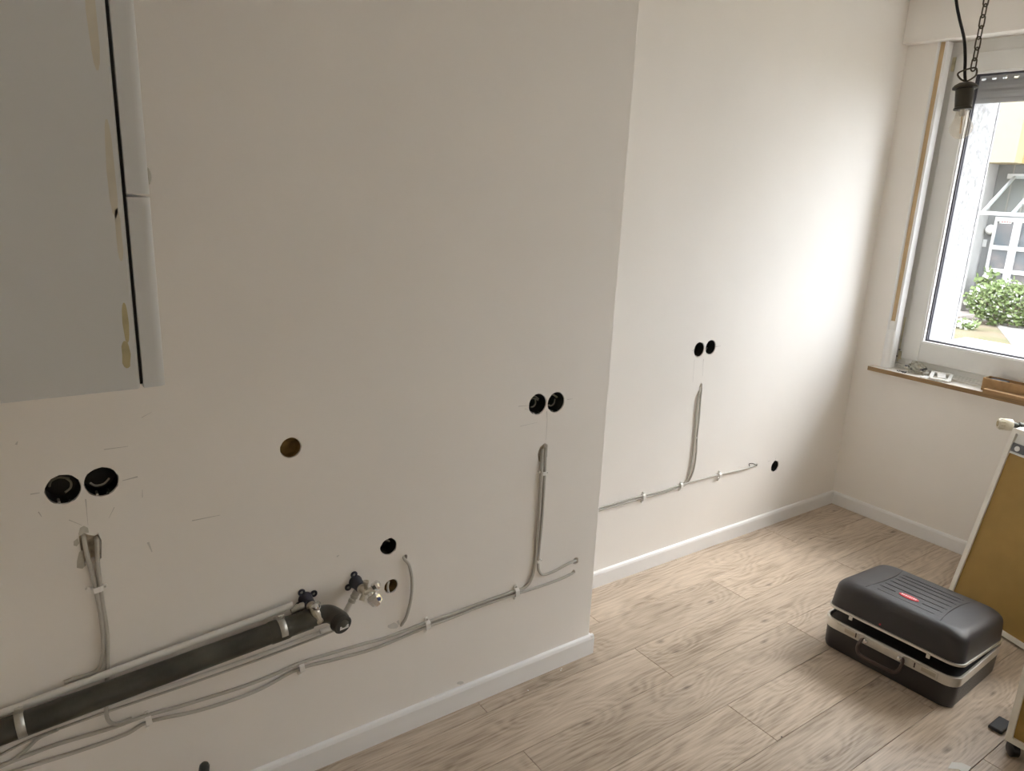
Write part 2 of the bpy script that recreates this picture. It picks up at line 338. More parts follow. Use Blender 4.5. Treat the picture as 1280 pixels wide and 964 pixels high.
# scuffs and pencil marks on the paint
def mark(wall, P, Q, wd, m=M_pencil, name='pencil_mark'):
    t = (Q-P).normalized(); s = Vector((-t.z, 0, t.x))*wd/2; n = Vector((0, -.0004, 0))
    a = [P-s, Q-s*.4, Q+s*.4, P+s]
    MB().rings([[v-Vector((0, -.0004, 0)) for v in a], [v+n for v in a]]).build(name, m, wall)
for a, b, wd in (((107, 624), (108.5, 640), .0022), ((108.5, 640), (110, 657), .001), ((192-20, 596), (153, 601), .0028), ((38, 618), (50, 616), .0022),
                 ((86, 650), (103, 657), .0012), ((143, 634), (136, 648), .0011), ((48, 640), (52, 646), .002), ((178, 622), (178, 612), .0012),
                 ((683.5, 514), (684, 526), .0018), ((684, 526), (682.5, 550), .0009), ((648, 508), (661, 507), .0016), ((656, 511), (662, 513), .0012),
                 ((650, 533), (672, 528), .0009), ((709, 499.5), (716, 498.5), .0015), ((130, 562), (160, 558), .0015), ((177, 522), (190, 515), .0009),
                 ((20, 556), (22, 552), .004), ((240, 651), (275, 644), .002), ((185, 678), (190, 690), .005), ((421, 696), (424, 694), .005), ((497, 776), (499, 781), .008)):
    mark(wl, w1(*a), w1(*b), wd, M_pencil if wd < .004 else M_scuff)
for a, b, wd in (((894, 433.5), (901, 432.5), .002), ((865, 438.5), (868, 438), .002), ((879.5, 449), (879, 453), .002), ((879, 453), (878.5, 470), .0008),
                 ((868, 450), (866, 478), .0006), ((960, 577), (963, 576), .002), ((969.5, 573), (969.5, 576), .0015)):
    mark(wr, w2(*a), w2(*b), wd)
# bare patches chipped around the cable slot
def patch(wall, pts, m, name='chipped_paint'):
    P = [w1(*p) for p in pts]
    MB().rings([[p+Vector((0, .0005, 0)) for p in P], [p+Vector((0, -.0005, 0)) for p in P]]).build(name, m, wall)
M_chip = mat('chipped_filler', (0.55, 0.53, 0.47), 0.95, var=0.1, vscale=80)
patch(wl, [(98, 668), (100, 660), (105, 657.5), (110, 660), (111, 666), (105, 666), (101, 670)], M_chip)
patch(wl, [(99, 690), (103, 688), (106, 708), (103, 711), (96, 710), (96, 702)], M_chip)
patch(wl, [(92, 677), (97, 673), (99, 679), (96, 683), (92, 682)], M_chip)
for c in ((491, 783), (575, 854)):
    q = [(c[0]+r*math.cos(a), c[1]+r*.6*math.sin(a)) for a, r in [(k*.7, random.uniform(5, 8) if c[0] < 500 else random.uniform(3, 5)) for k in range(9)]]
    patch(wl, q, M_scuff)

# ------------------------------------------------------------------ socket boxes sunk into the holes
def socket_box(c, r, label, group=None, wires=2, m=M_dark, name='socket_box', deep=.048):
    e = empty(name, (c.x, c.y+deep, c.z), label, 'wall box', group)
    n = 24; rs = []
    for rad, y in ((r-.0018, c.y+.003), (r-.0018, c.y+deep), ):
        rs.append([Vector((c.x+rad*math.cos(2*math.pi*k/n), y, c.z+rad*math.sin(2*math.pi*k/n))) for k in range(n)])
    MB().rings(rs, cap0=False).build('cup', m, e, smooth=True)
    if name == 'socket_box':
        for s in (-1, 1):
            a = Vector((c.x+s*.3*r, c.y+.004, c.z-(.88*r)))
            MB().cyl(a, a+Vector((0, .02, 0)), .0028, 10).build('screw', M_galv if s < 0 else M_dark, e)
    for i in range(wires):
        a0 = random.uniform(0, 6); rr = r*random.uniform(.45, .7)
        pts = [Vector((c.x+rr*math.cos(a0+t*.8), c.y+.016+.004*i+.006*t, c.z+rr*.8*math.sin(a0+t*.8))) for t in range(4)]
        MB().tube(spline(pts, 5), .0024, 6).build('wire', mat('wire_dull', (0.30, 0.28, 0.23), 0.6), e, smooth=True)
    return e
socket_box(S_L[0], .0335, 'black wall box beside the white cabinet, the one with a bent loose wire')
socket_box(S_L[1], .0335, 'black wall box right above the chipped cable slot, further from the white cabinet', wires=1)
socket_box(S_R[0], .0335, 'black wall box of the pair by the wall step, farther from the step edge', wires=3)
socket_box(S_R[1], .0335, 'black wall box of the pair by the wall step, nearer the step edge', wires=3)
socket_box(S_2[0], .0325, 'dark wall box on the recessed wall, the one nearer the wall step of its pair', wires=1)
socket_box(S_2[1], .0325, 'dark wall box on the recessed wall, the one nearer the window of its pair', wires=1)
socket_box(S_3, .030, 'single low wall box on the recessed wall near the window corner')
socket_box(H_bn, .0265, 'round open hole with brown inside, alone on the main wall', wires=0, m=M_brown, name='wall_hole', deep=.03)
socket_box(H_dk, .0255, 'round dark hole with loose wires above the brown hole by the chrome tap', wires=3, name='wall_hole', deep=.05)
hb = socket_box(H_b2, .0215, 'round brown hole beside the chrome tap', wires=0, m=M_brown, name='wall_hole', deep=.045)
MB().tube(spline([w1(486, 741, .002), w1(484.5, 734, -.004), w1(486, 727, -.012)], 5), .0032, 7).build('cable_stub', M_pex, hb, smooth=True)
# plaster at the back of the cable slots
MB().box(w1(98, 664, -.0215), w1(127, 707, -.021)).build('slot_plaster', M_plas, wl)
MB().box(w1(672, 555, -.0195), w1(684, 579, -.019)).build('slot_plaster', M_plas, wl)
MB().box(w2(873, 480, -.0195), w2(878.5, 497, -.019)).build('slot_plaster', M_plas, wr)

# ------------------------------------------------------------------ cables
def cable(pts, wfun, r, label, off=None, group=None, name='cable', m=M_cable):
    off = r+.001 if off is None else off
    P = [wfun(p[0], p[1], p[2] if len(p) > 2 else off) for p in pts]
    return tag(MB().tube(spline(P, 8), r, 8).build(name, m, None, smooth=True), label, 'cable', group)
R = .0046
cable([(104, 668, -.014), (105, 674, -.004), (107, 686), (110.5, 700), (117.5, 727), (121, 742), (126, 770), (129, 800), (128, 822), (123, 836), (112, 843), (98, 847, .006), (80, 853, .004)], w1, R,
      'grey cable drop from the chipped slot curving along above the white pipe')
cable([(120.5, 672, -.014), (121, 677, -.004), (121.5, 690), (122.5, 708), (125, 729), (127.5, 750), (132, 778), (134.5, 800), (134.5, 825), (134, 850), (133, 880), (133.5, 896), (139, 904, .014), (150, 904, .015), (165, 898, .015)], w1, R,
      'grey cable drop from the chipped slot passing behind the drain pipe')
cable([(-25, 967), (20, 950), (70, 931), (137, 911), (180, 895.5), (228, 882), (300, 859.5), (341, 844), (372, 830), (416, 816), (458, 804), (483, 797), (532, 778.5), (562, 768.5), (603, 753), (643, 739), (657, 734), (665, 722), (669, 702), (672, 660), (675, 615), (676.5, 585), (677.5, 572, .002), (678.5, 562, -.012)], w1, R,
      'long grey wall foot cable bending up to the slot by the wall step')
cable([(-15, 975), (25, 962), (101, 938), (157, 918), (187, 902), (253, 887), (320, 864), (372, 837), (420, 824), (470, 810), (533, 784), (563, 773), (603, 757), (644, 743), (674, 733.5), (699, 724.5), (712, 718.5, .003), (718, 715, -.012)], w1, R,
      'long grey wall foot cable ending in the lower small hole by the step')
cable([(682, 560, -.012), (681.5, 570, .002), (681, 588), (679, 625), (676.5, 660), (673.5, 690), (672.5, 706), (674.5, 715), (680, 718.5), (693, 714), (706, 707), (714, 703, .003), (721, 700.5, -.012)], w1, R,
      'grey cable from the slot by the wall step bending into the upper small hole')
cable([(-10, 962), (8, 955), (30, 940), (46, 924.5), (58, 918), (72, 912, .012)], w1, R*.9, 'short grey cable rising from the wall foot to behind the drain pipe')
cable([(503.5, 694, -.012), (505.5, 699, .004), (511.5, 707, .008), (515, 726, .01), (513.5, 750, .009), (508, 771, .007), (503.5, 779, .003), (501, 782, -.003)], w1, R,
      'short loose grey cable bowed between two points below the dark hole')
cable([(-20, 941), (0, 934), (60, 910), (137, 882.5), (230, 851), (320, 820), (365, 803), (408, 787), (428, 779)], w1, .0036, 'thin pale line running under the drain pipe', m=M_pex)  # thin tube drawn for the pale uneven wall line below the pipe
cable([(-20, 951), (0, 944), (45, 922), (137, 889), (230, 857.5), (320, 826), (365, 809), (402, 795), (427, 784)], w1, .003, 'thin grey line lowest under the drain pipe')  # second thin tube following the same wall line
R2 = .0038
cable([(735, 640), (748, 635.5), (770, 629), (802, 620), (825, 614.5), (852, 606), (875, 599.5), (897, 594), (924, 588), (938, 584.2, .004), (947, 581, -.012)], w2, R2,
      'grey cable along the recessed wall ending in a small hole near the low box')
cable([(735, 643), (748, 638.5), (770, 632.5), (802, 623), (825, 617), (845, 610.5), (855, 605), (861.5, 593), (866, 567), (868, 547), (870, 520), (872, 500), (874.5, 489, .002), (876.5, 482, -.012)], w2, R2,
      'grey cable on the recessed wall turning up into the narrow slot, nearer the step')
cable([(853, 609), (861, 601.5), (867, 588), (870.5, 566), (871.3, 547), (874.2, 520), (875.6, 500), (876.6, 491, .002), (877.5, 485, -.012)], w2, R2*.9,
      'second grey cable beside the upright one on the recessed wall')
MB().tube(spline([w2(937, 583, .004), w2(936.5, 580, .008), w2(941, 579.5, .008), w2(946, 582, .002)], 6), .0018, 6).build('wire_end', M_dark, wr)

def clip(px, wfun, tilt, label, s=1.0):
    c = wfun(px[0], px[1], 0); e = empty('cable_clip', c, label, 'cable clip', 'white cable clips on the walls')
    d = wfun(px[0]+math.cos(tilt)*10, px[1]+math.sin(tilt)*10, 0)-c; d.normalize(); q = Vector((-d.z, 0, d.x)); n = Vector((0, -1, 0))
    w_, h_ = .0065*s, .0125*s
    arch = [(-h_, 0), (-h_, .009*s), (-h_*.6, .0135*s), (h_*.6, .0135*s), (h_, .009*s), (h_, 0)]
    inn = [(a*.82, b*.82) for a, b in arch]
    rs = []
    for k in (-w_, w_):
        rs.append([c+d*k+q*a+n*b for a, b in arch]+[c+d*k+q*a+n*b for a, b in reversed(inn)])
    MB().rings(rs).build('strap', M_clip, e)
    tabs = MB().cyl(c+q*(h_+.004*s), c+q*(h_+.004*s)+n*.005*s, .0055*s, 10); tabs.build('base_foot', M_clip, e)
    MB().cyl(c+q*(h_+.004*s)+n*.005*s, c+q*(h_+.004*s)+n*.0065*s, .0024*s, 8).build('nail_head', M_galv, e)
    MB().cyl(c-q*(h_+.006*s)-d*.006*s, c-q*(h_+.006*s)-d*.006*s+n*.009*s, .004*s, 8).build('anchor_end', M_clip, e)
ht = -.40
clip((121, 735), w1, 1.35, 'white cable clip on the two cables below the chipped slot', .95)
clip((185, 898), w1, ht, 'white cable clip under the drain pipe, on the joint of three cables', 1.05)
clip((376, 833), w1, ht, 'white cable clip on the wall foot cables below the metal pipe clamp', 1.05)
clip((533, 780), w1, ht, 'white cable clip beside the short bowed cable', 1.15)
clip((644, 739), w1, ht, 'white cable clip where the cables bend upward near the wall step', 1.15)
clip((678, 591), w1, 1.7, 'white cable clip just under the slot by the wall step', .9)
clip((672, 701), w1, 1.7, 'small white cable clip low on the upright cables by the wall step', .75)
clip((803, 621), w2, -.26, 'white cable clip on the recessed wall next to the step', 1.1)
clip((850, 607), w2, -.26, 'white cable clip at the fork of the cables on the recessed wall', 1.0)
clip((898, 594), w2, -.26, 'white cable clip on the recessed wall nearest the low box', 1.1)
clip((868.7, 547), w2, 1.7, 'small white cable clip on the upright cables of the recessed wall', .6)

# ------------------------------------------------------------------ drain pipe and water pipe
DY = .052
dp = empty('drain_pipe', w1(120, 868, .03), 'dark grey drain pipe along the main wall with a capped elbow', 'pipe')
c0, c1 = w1(-40, 931, DY), w1(388, 773.5, DY)
dr = (c1-c0).normalized()
MB().tube([c0, c1], .0265, 24).build('pipe_run', M_drain, dp, smooth=True)
col0 = c0+dr*.62
MB().tube([col0, col0+dr*.004, col0+dr*.045, col0+dr*.05], [.027, .0285, .0285, .027], 24).build('pipe_collar', M_drain, dp, smooth=True)
capc = onp(428.5, 781.5, 1, W1-.105)
MB().tube(spline([c1-dr*.01, c1+dr*.03, w1(413, 768, DY+.008), w1(424, 774, DY+.033), capc+Vector((0, .018, .004))], 8), .0235, 22).build('elbow', M_drain, dp, smooth=True)
tocam = (CAM-capc).normalized(); cdir = Vector((0.14, -.96, -.12)).normalized()
MB().lathe(capc+cdir*-.02, cdir, [(0, .0245), (.002, .027), (.007, .027), (.0075, .0255), (.02, .0255), (.022, .0235), (.0225, .0215), (.0215, .0205), (.0215, 0)], 28).build('end_cap', M_cap, dp, smooth=True)
# sticker on the cap with a line of small printed bars
ex = Vector((0, 0, 1)).cross(cdir).normalized(); ex = -ex if ex.x < 0 else ex; ez = cdir.cross(ex); ez = -ez if ez.z < 0 else ez
sc0 = capc+cdir*.0032+ez*-.006+ex*.003
def quad(c, ex, ez, hw, hh, nrm, th=.0003):
    a = [c-ex*hw-ez*hh, c+ex*hw-ez*hh, c+ex*hw+ez*hh, c-ex*hw+ez*hh]
    return MB().rings([a, [v+nrm*th for v in a]])
stk = quad(sc0, ex, ez, .0125, .0055, cdir).build('sticker', M_paper, dp)
for k in range(6):
    x = -.0075+k*.003
    quad(sc0+ex*x+cdir*.0003, ex, ez, .0008, .0013, cdir, .0001).build('print_bar', mat('print_grey', (0.45, 0.45, 0.45), 0.7), stk)
def clamp(px, label):
    c = w1(px[0], px[1], DY); e = empty('pipe_clamp', w1(px[0], px[1], 0), label, 'pipe clamp', 'metal clamps on the drain pipe')
    a = dr.orthogonal().normalized(); a = Vector((0, -1, 0)); b = dr.cross(a).normalized()
    n = 28; rs = []
    for k in (-.0085, .0085):
        rs.append([c+dr*k+(a*math.cos(2*math.pi*i/n)+b*math.sin(2*math.pi*i/n))*.0288 for i in range(n)])
    o = MB().rings(rs, cap0=False, cap1=False).build('band', M_galv, e, smooth=True)
    so = o.modifiers.new('thickness', 'SOLIDIFY'); so.thickness = .002
    t = c+Vector((0, 0, .0305))
    MB().box(t+Vector((-.008, -.004, -.002)), t+Vector((.008, .004, .009))).build('lug', M_galv, e, bevel=.001)
    MB().cyl(t+Vector((0, -.007, .004)), t+Vector((0, .008, .004)), .003, 8).build('clamp_screw', M_galv, e)
    MB().cyl(c+Vector((0, .028, 0)), Vector((c.x, W1, c.z)), .004, 8).build('stud', M_galv, e)
clamp((352, 786), 'galvanised clamp on the drain pipe beside the elbow')
clamp((26, 905), 'galvanised clamp on the drain pipe below the white cabinet')

tag(MB().tube(spline([w1(-40, 906, .024), w1(0, 892.5, .024), w1(162, 832, .024), w1(320, 774, .026), w1(366, 756, .03)], 8), .0085, 14).build('water_pipe', M_pex, None, smooth=True),
    'white plastic water pipe lying along the top of the drain pipe', 'pipe')
tag(MB().tube(spline([w1(441, 748, .028), w1(436, 758, .027), w1(429, 770, .024), w1(420, 782, .022), w1(400, 790, .02)], 8), .0078, 14).build('water_pipe', M_pex, None, smooth=True),
    'short white water pipe dropping behind the elbow from the upper tap', 'pipe')

def valve(px, label, upper):
    c = w1(px[0], px[1], 0); e = empty('tap_valve', c, label, 'valve')
    n = Vector((0, -1, 0)); X = Vector((1, 0, 0)); Z = Vector((0, 0, 1))
    # wall bracket: plate with three eyelets and a round boss
    br = MB().lathe(c, n, [(0, .019), (.004, .019), (.010, .0165), (.036, .0145), (.038, .012)], 20).build('wall_bracket', M_braket, e, smooth=True)
    for ang in ((100, 205, -30) if upper else (115, 20, 215)):
        a = math.radians(ang); q = c+X*math.cos(a)*.024+Z*math.sin(a)*.024
        o = MB().loop([q+n*.003+X*math.cos(t*.5236)*.0068+Z*math.sin(t*.5236)*.0068 for t in range(12)], .0032, 8).build('eyelet', M_braket, br, smooth=True)
        MB().cyl(q, q+n*.004, .0035, 10).build('bracket_screw', M_galv, br)
    # crimp fitting towards the water pipe
    d = (w1(430, 769, .026)-w1(443, 743, .028)).normalized() if upper else (w1(340, 767, .027)-w1(378, 751, .03)).normalized()
    s = c+n*.028
    MB().lathe(s, d, [(.010, .0085), (.020, .0105), (.024, .0105), (.024, .0092), (.028, .0092), (.028, .0108), (.034, .0108), (.034, .0092), (.040, .0092), (.040, .0106), (.048, .0104)], 16).build('crimp_fitting', M_galv, e, smooth=True)
    a0 = c+n*.038
    MB().lathe(a0, n, [(0, .0105), (.004, .0135), (.008, .0135), (.009, .0085), (.030, .0085)], 18).build('valve_body', M_brass, e, smooth=True)
    if upper:
        k = a0+n*.024
        b2 = MB().cyl(k+X*-.004, k+X*.034, .0082, 16); b2.build('cross_body', M_brass, e, smooth=True)
        MB().lathe(k+X*.004, Z, [(0, .006), (.022, .006), (.024, .0075), (.031, .0075), (.031, .005), (.028, .004)], 14).build('outlet', M_brass, e, smooth=True)
        kn = MB().lathe(k+X*.022+Z*.006, Vector((.55, -.5, .5)), [(0, .006), (.006, .012), (.018, .0138), (.023, .0095), (.024, 0)], 8).build('knob', M_chrome, e)
        hd = Vector((.45, -.45, -.75)).normalized(); p = k+X*.012-Z*.004
        MB().lathe(p, hd, [(0, .008), (.010, .009), (.012, .014), (.020, .0195), (.038, .0165), (.044, .011), (.0445, 0)], 7).build('handle', M_chrome, e)
        q = p+hd*.024+Vector((.006, -.0155, .006)); 
        MB().lathe(q-Vector((0, .001, 0)), Vector((.3, -.85, .4)), [(0, .0055), (.0025, .0055), (.003, 0)], 12).build('blue_marker', mat('marker_blue', (0.03, 0.05, 0.20), 0.4), e)
        MB().lathe(k-X*.002-Z*.006, Vector((-.5, -.3, -.8)), [(0, .006), (.014, .0075), (.018, .0075), (.018, 0)], 12).build('drain_screw', M_brass, e, smooth=True)
    else:
        k = a0+n*.02
        MB().lathe(k, Vector((.35, -.25, -.9)), [(-.008, .009), (.006, .0105), (.012, .0125), (.030, .0115), (.036, .0125), (.042, .0105), (.043, 0)], 10).build('outlet_nut', M_brass, e)
        MB().lathe(k+Z*.004, Vector((.6, -.7, .35)), [(0, .008), (.006, .0105), (.015, .0105), (.018, .008), (.0185, .0045), (.014, .004), (.014, 0)], 14).build('knob', M_chrome, e, smooth=True)
        MB().lathe(k+X*.006+Z*.008, Vector((.75, -.3, .6)), [(0, .005), (.010, .0055), (.014, .004), (.0145, 0)], 12).build('bleed_screw', M_chrome, e, smooth=True)
valve((381.5, 748), 'angle valve on an indigo bracket above the drain pipe elbow', False)
valve((444, 727), 'chrome tap with a handle on an indigo bracket next to the brown hole', True)

# black rod standing at the foot of the main wall
ps = onp(256, 955, 1, W1-.075)
tag(MB().tube([Vector((ps.x-.045, ps.y-.03, 0.0)), ps-Vector((.002, 0, .012)), ps-Vector((.0006, 0, .004)), ps+Vector((.0004, 0, .001)), ps+Vector((.0006, 0, .0025))], [.0125, .0125, .0118, .008, .002], 16).build('handle_rod', mat('rod_black', (0.03, 0.032, 0.028), 0.3), None, smooth=True),
    'black rod with a rounded end leaning at the foot of the wall below the cables', 'rod')

# ------------------------------------------------------------------ white wall cabinet hung on the wall behind the camera's left
cy0, cy1, cxr, cz0, cz1 = 0.803, 1.42, 0.1135, 1.401, 2.22
cb = empty('wall_cabinet', (XL, (cy0+cy1)/2, cz0), 'white enamelled wall cabinet with two stacked doors and yellowed edges', 'cabinet')
body = MB().box((XL+.001, cy0, cz0), (cxr, cy1, cz1)).build('body', M_metalcab, cb, bevel=.0025)
MB().box((cxr-.0005, cy0+.006, cz0+.004), (cxr+.0035, cy1-.006, cz1-.004)).build('door_seal', M_black, cb)
for n_, (a, b) in enumerate(((cz0+.001, 1.5905), (1.5935, cz1))):
    rs = []
    x0, x1 = cxr+.0032, cxr+.0245
    prof = [(x0, 0)]+[(x1-.009+.009*math.sin(t*math.pi/10), .009-.009*math.cos(t*math.pi/10)) for t in range(6)]
    ring = [(x, y) for x, y in prof]+[(x, (cy1-cy0)-y) for x, y in reversed(prof)]
    d = MB().rings([[Vector((x, cy0+y, z)) for x, y in ring] for z in (a, b)]).build('door', M_metalcab, cb, smooth=True)
    if n_ == 1: MB().tube(spline([Vector((x1-.004, cy0+.05, 1.60)), Vector((x1+.006, cy0+.05, 1.604)), Vector((x1+.006, cy0+.05, 1.616)), Vector((x1-.004, cy0+.05, 1.62))], 5), .003, 8).build('door_pull', M_galv, d, smooth=True)
def stain(x0, x1, z0, z1):
    n = 14; pts = []
    for k in range(n):
        t = k/n*2*math.pi; q = 1+random.uniform(-.18, .18)
        pts.append(Vector(((x0+x1)/2+(x1-x0)/2*q*math.cos(t), cy0, (z0+z1)/2+(z1-z0)/2*math.copysign(abs(math.sin(t))**.6, math.sin(t)))))
    MB().rings([[p+Vector((0, .001, 0)) for p in pts], [p+Vector((0, -.0002, 0)) for p in pts]]).build('stain', M_stain, body)
stain(.099, .107, 1.424, 1.452); stain(.103, .108, 1.45, 1.49)
M_st2 = mat('faint_stain', (0.665, 0.635, 0.55), 0.4, var=0.05, vscale=50)
M_stain_keep = M_stain; M_stain = M_st2
stain(.102, .109, 1.57, 1.66); stain(.098, .106, 1.70, 1.80); stain(.104, .1095, 1.53, 1.58)
M_stain = M_stain_keep

# ------------------------------------------------------------------ window_1
wn = empty('window_1', (3.78, (OY0+OY1)/2, OZ0), kind='structure')
FX0, FX1 = 3.775, 3.845           # outer frame depth
SX0 = 3.757                       # sash face
g = []
def frame_bars(name, x0, x1, y0, y1, z0, z1, wd, mt, parent, bev=.003, wb=None):
    wb = wb or wd
    for a, b in (((x0, y0, z0), (x1, y0+wd, z1)), ((x0, y1-wd, z0), (x1, y1, z1)), ((x0, y0+wd, z0), (x1, y1-wd, z0+wb)), ((x0, y0+wd, z1-wd), (x1, y1-wd, z1))):
        MB().box(a, b).build(name, mt, parent, bevel=bev)
frame_bars('outer_frame', FX0, FX1, OY0, OY1, OZ0+.002, OZ1, .066, M_trim, wn)
YM = (OY0+OY1)/2
for (a, b, first) in ((YM, 1.848, True), (OY0+.05, YM, False)):
    sh = empty('sash', (SX0, (a+b)/2, .853)); sh.parent = wn; sh.matrix_parent_inverse = Matrix.Translation(-wn.location)
    frame_bars('sash_frame', SX0, SX0+.07, a, b, .853, 2.285, .086, M_trim, sh, bev=.004, wb=.100)
    gy0, gy1, gz0, gz1 = a+.094, b-.094, .961, 2.193
    frame_bars('glazing_bead', SX0+.006, SX0+.03, a+.084, b-.084, .951, 2.203, .0085, mat('bead_white', (0.86, 0.86, 0.86), 0.3), sh, bev=.002)
    frame_bars('gasket', SX0+.026, SX0+.034, a+.0915, b-.0915, .9585, 2.1955, .007, M_gask, sh, bev=0)
    MB().box((SX0+.036, a+.08, .95), (SX0+.040, b-.08, 2.21)).build('pane', G_win, sh)
    frame_bars('outer_gasket', SX0+.044, SX0+.052, a+.0915, b-.0915, .9585, 2.1955, .007, M_gask, sh, bev=0)
# yellowed hinge covers
for (z0, z1) in ((.845, .885), (2.215, 2.275)):
    MB().box((SX0+.004, 1.851, z0), (SX0+.022, 1.866, z1)).build('hinge_cover', M_yel, wn, bevel=.002)
MB().box((FX0-.001, 1.866, .83), (FX0+.002, 1.872, 1.06)).build('aged_strip', M_yel, wn)
# grooved sill connection profile
for k in range(3):
    MB().box((FX0-.012-k*.012, OY0+.0, .8045), (FX0-.002-k*.012, OY1-.002, .8245-k*.006)).build('sill_profile', M_trim, wn, bevel=.0015)
for (yy, zz) in ((1.885, .83), (1.886, .822), (1.868, .86), (1.862, .895)):
    MB().box((FX0-.022, yy-.004, zz-.002), (FX0-.012, yy+.002, zz+.002)).build('grime', M_gask, wn)
# plaster return of the reveal and belt guide
tr = struct(MB().tube([Vector((WX+.003, OY1+.001, .806)), Vector((WX+.003, OY1+.001, 2.333))], .0075, 14).build('trim_2', M_base, None, smooth=True))
bl = empty('shutter_belt', (WX+.024, OY1-.012, .806), 'tan roller shutter belt in a white guide on the window reveal', 'shutter belt')
gr_ = MB().box((WX+.002, OY1-.040, .806), (WX+.048, OY1, 2.332)).build('guide_rail', M_base, bl, bevel=.002)
boolean_cut(gr_, MB().box((WX-.01, OY1-.0062, 1.045), (WX+.035, OY1-.0025, 1.20)))     # the slot the belt runs through
MB().box((WX+.0004, OY1-.0265, 1.03), (WX+.0022, OY1-.0065, 2.331)).build('belt', M_belt, bl)
MB().box((WX-.003, OY1-.040, 1.0), (WX+.003, OY1-.0275, 2.332)).build('guide_lip', M_base, bl, bevel=.001)
MB().rings([[Vector((WX+.004+.016*math.cos(a)*-.8, OY1-.018+.024*math.sin(a), z)) for a in [math.pi*k/8-math.pi/2 for k in range(9)]] for z in (.806, 1.0)]).build('lower_cover', M_base, bl, smooth=True)
MB().box((WX-.004, OY1-.033, 1.0), (WX+.003, OY1-.004, 1.045)).build('belt_outlet', M_trim, bl, bevel=.001)
# sill
sl = MB().box((3.632, OY0-.04, .7895), (FX0+.01, OY1, .805), 0).box((3.632, OY1, .786), (WX, 1.938, .805), 0)
so = sl.build('window_sill', M_silltop, wn)
MB().box((3.6295, OY0-.04, .784), (3.6322, 1.9385, .8045)).build('sill_edge', M_woodedge, so)
MB().box((3.6305, 1.938, .784), (WX, 1.9405, .8045)).build('sill_edge', M_woodedge, so)
# roller shutter outside the glass, let down a little
rsx = 3.875
rs_ = empty('roller_shutter', (rsx, YM, 2.07), 'grey roller shutter let down a little behind the top of the window', 'shutter')
zz = 2.078; k = 0
while zz < 2.30:
    h = .024 if k == 0 else .0385
    prof = [(.003, 0), (.0055, h*.3), (.0055, h*.7), (.003, h), (-.005, h), (-.0075, h*.7), (-.0075, h*.3), (-.005, 0)]
    MB().rings([[Vector((rsx+a, y, zz+b)) for a, b in prof] for y in (OY0+.02, OY1-.03)]).build('slat', M_shut, rs_)
    zz += h
    gap = .009 if k == 2 else .0
    if k == 2:
        y = OY0+.03
        while y < OY1-.04:
            MB().box((rsx-.003, y, zz-.002), (rsx+.003, y+.027, zz+gap+.002)).build('slat_web', M_shut, rs_); y += .045
    zz += gap; k += 1
# outer reveal: rough stucco, outer sill
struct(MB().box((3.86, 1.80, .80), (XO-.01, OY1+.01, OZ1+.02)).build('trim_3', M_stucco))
struct(MB().box((3.85, OY0, .90), (XO+.16, 1.80, .925)).build('trim_4', mat('outer_sill_white', (0.80, 0.79, 0.78), 0.5), bevel=.002))
ow = MB()
for y0, y1, z0, z1 in ((-14, OY0, -.75, 10.5), (1.80, 15, -.75, 10.5), (OY0, 1.80, -.75, .90), (OY0, 1.80, OZ1, 10.5)):  # own facade; unseen height and width added to block sky from the house opposite
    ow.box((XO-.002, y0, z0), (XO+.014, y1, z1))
struct(ow.build('wall_outer_sky_block', M_stucco))

# ------------------------------------------------------------------ things on the sill
sz = .8052
cbx = empty('cardboard_box', (3.70, 1.1, sz), 'open brown cardboard box standing on the window sill', 'box')
by0, by1, bx0, bx1 = .72, 1.418, 3.668, 3.738
for a, b in (((bx0, by0, sz), (bx0+.004, by1, sz+.058)), ((bx1-.004, by0, sz), (bx1, by1, sz+.058)), ((bx0+.004, by1-.004, sz), (bx1-.004, by1, sz+.058)), ((bx0+.004, by0, sz), (bx1-.004, by0+.004, sz+.058)), ((bx0+.004, by0+.004, sz), (bx1-.004, by1-.004, sz+.003))):
    MB().box(a, b).build('side', M_card, cbx)
for (ya, yb) in ((1.40, 1.33), (1.26, 1.21), (1.16, 1.02)):
    MB().box((bx0+.012, ya, sz+.004), (bx1-.01, yb, sz+.055)).build('content', M_ink if ya > 1.2 else M_paper, cbx, bevel=.003)
cbf = empty('cardboard_tray', (3.64, 1.1, sz), 'flat cardboard strip in front of the open box, overhanging the window sill', 'cardboard')
MB().box((3.624, .70, sz), (3.667, 1.392, sz+.017)).build('sheet', M_card, cbf, bevel=.001)
# white socket frame, tilted
fr = empty('socket_surround', (3.688, 1.60, sz), 'white plastic socket frame lying on the window sill', 'frame')
def tbar(a, b, hw=.008, hh=.0045):
    a, b = Vector(a), Vector(b); d = (b-a).normalized(); u = Vector((0, 0, 1)); s = d.cross(u).normalized(); u = s.cross(d)
    return MB().rings([[p-s*hw-u*hh, p+s*hw-u*hh, p+s*hw+u*hh, p-s*hw+u*hh] for p in (a, b)])
FA, FB, FC, FD = Vector((3.652, 1.555, sz+.007)), Vector((3.720, 1.575, sz+.026)), Vector((3.702, 1.652, sz+.026)), Vector((3.640, 1.632, sz+.007))
for a, b in ((FA, FB), (FB, FC), (FC, FD), (FD, FA)): tbar(a, b).build('bar', M_paper, fr, bevel=.0015)
tbar((FA+FD)/2+Vector((.02, 0, .004)), (FB+FC)/2-Vector((.01, 0, 0)), .018, .004).build('insert', M_clip, fr, bevel=.002)
fr2 = empty('switch_cover', (3.66, 1.66, sz), 'flat white cover plate under the tilted socket frame on the sill', 'plate')
MB().rings([rrect(.026, .030, .004, sz+.0002, 3, 3.664, 1.652), rrect(.026, .030, .004, sz+.004, 3, 3.664, 1.652)]).build('plate', M_paper, fr2)
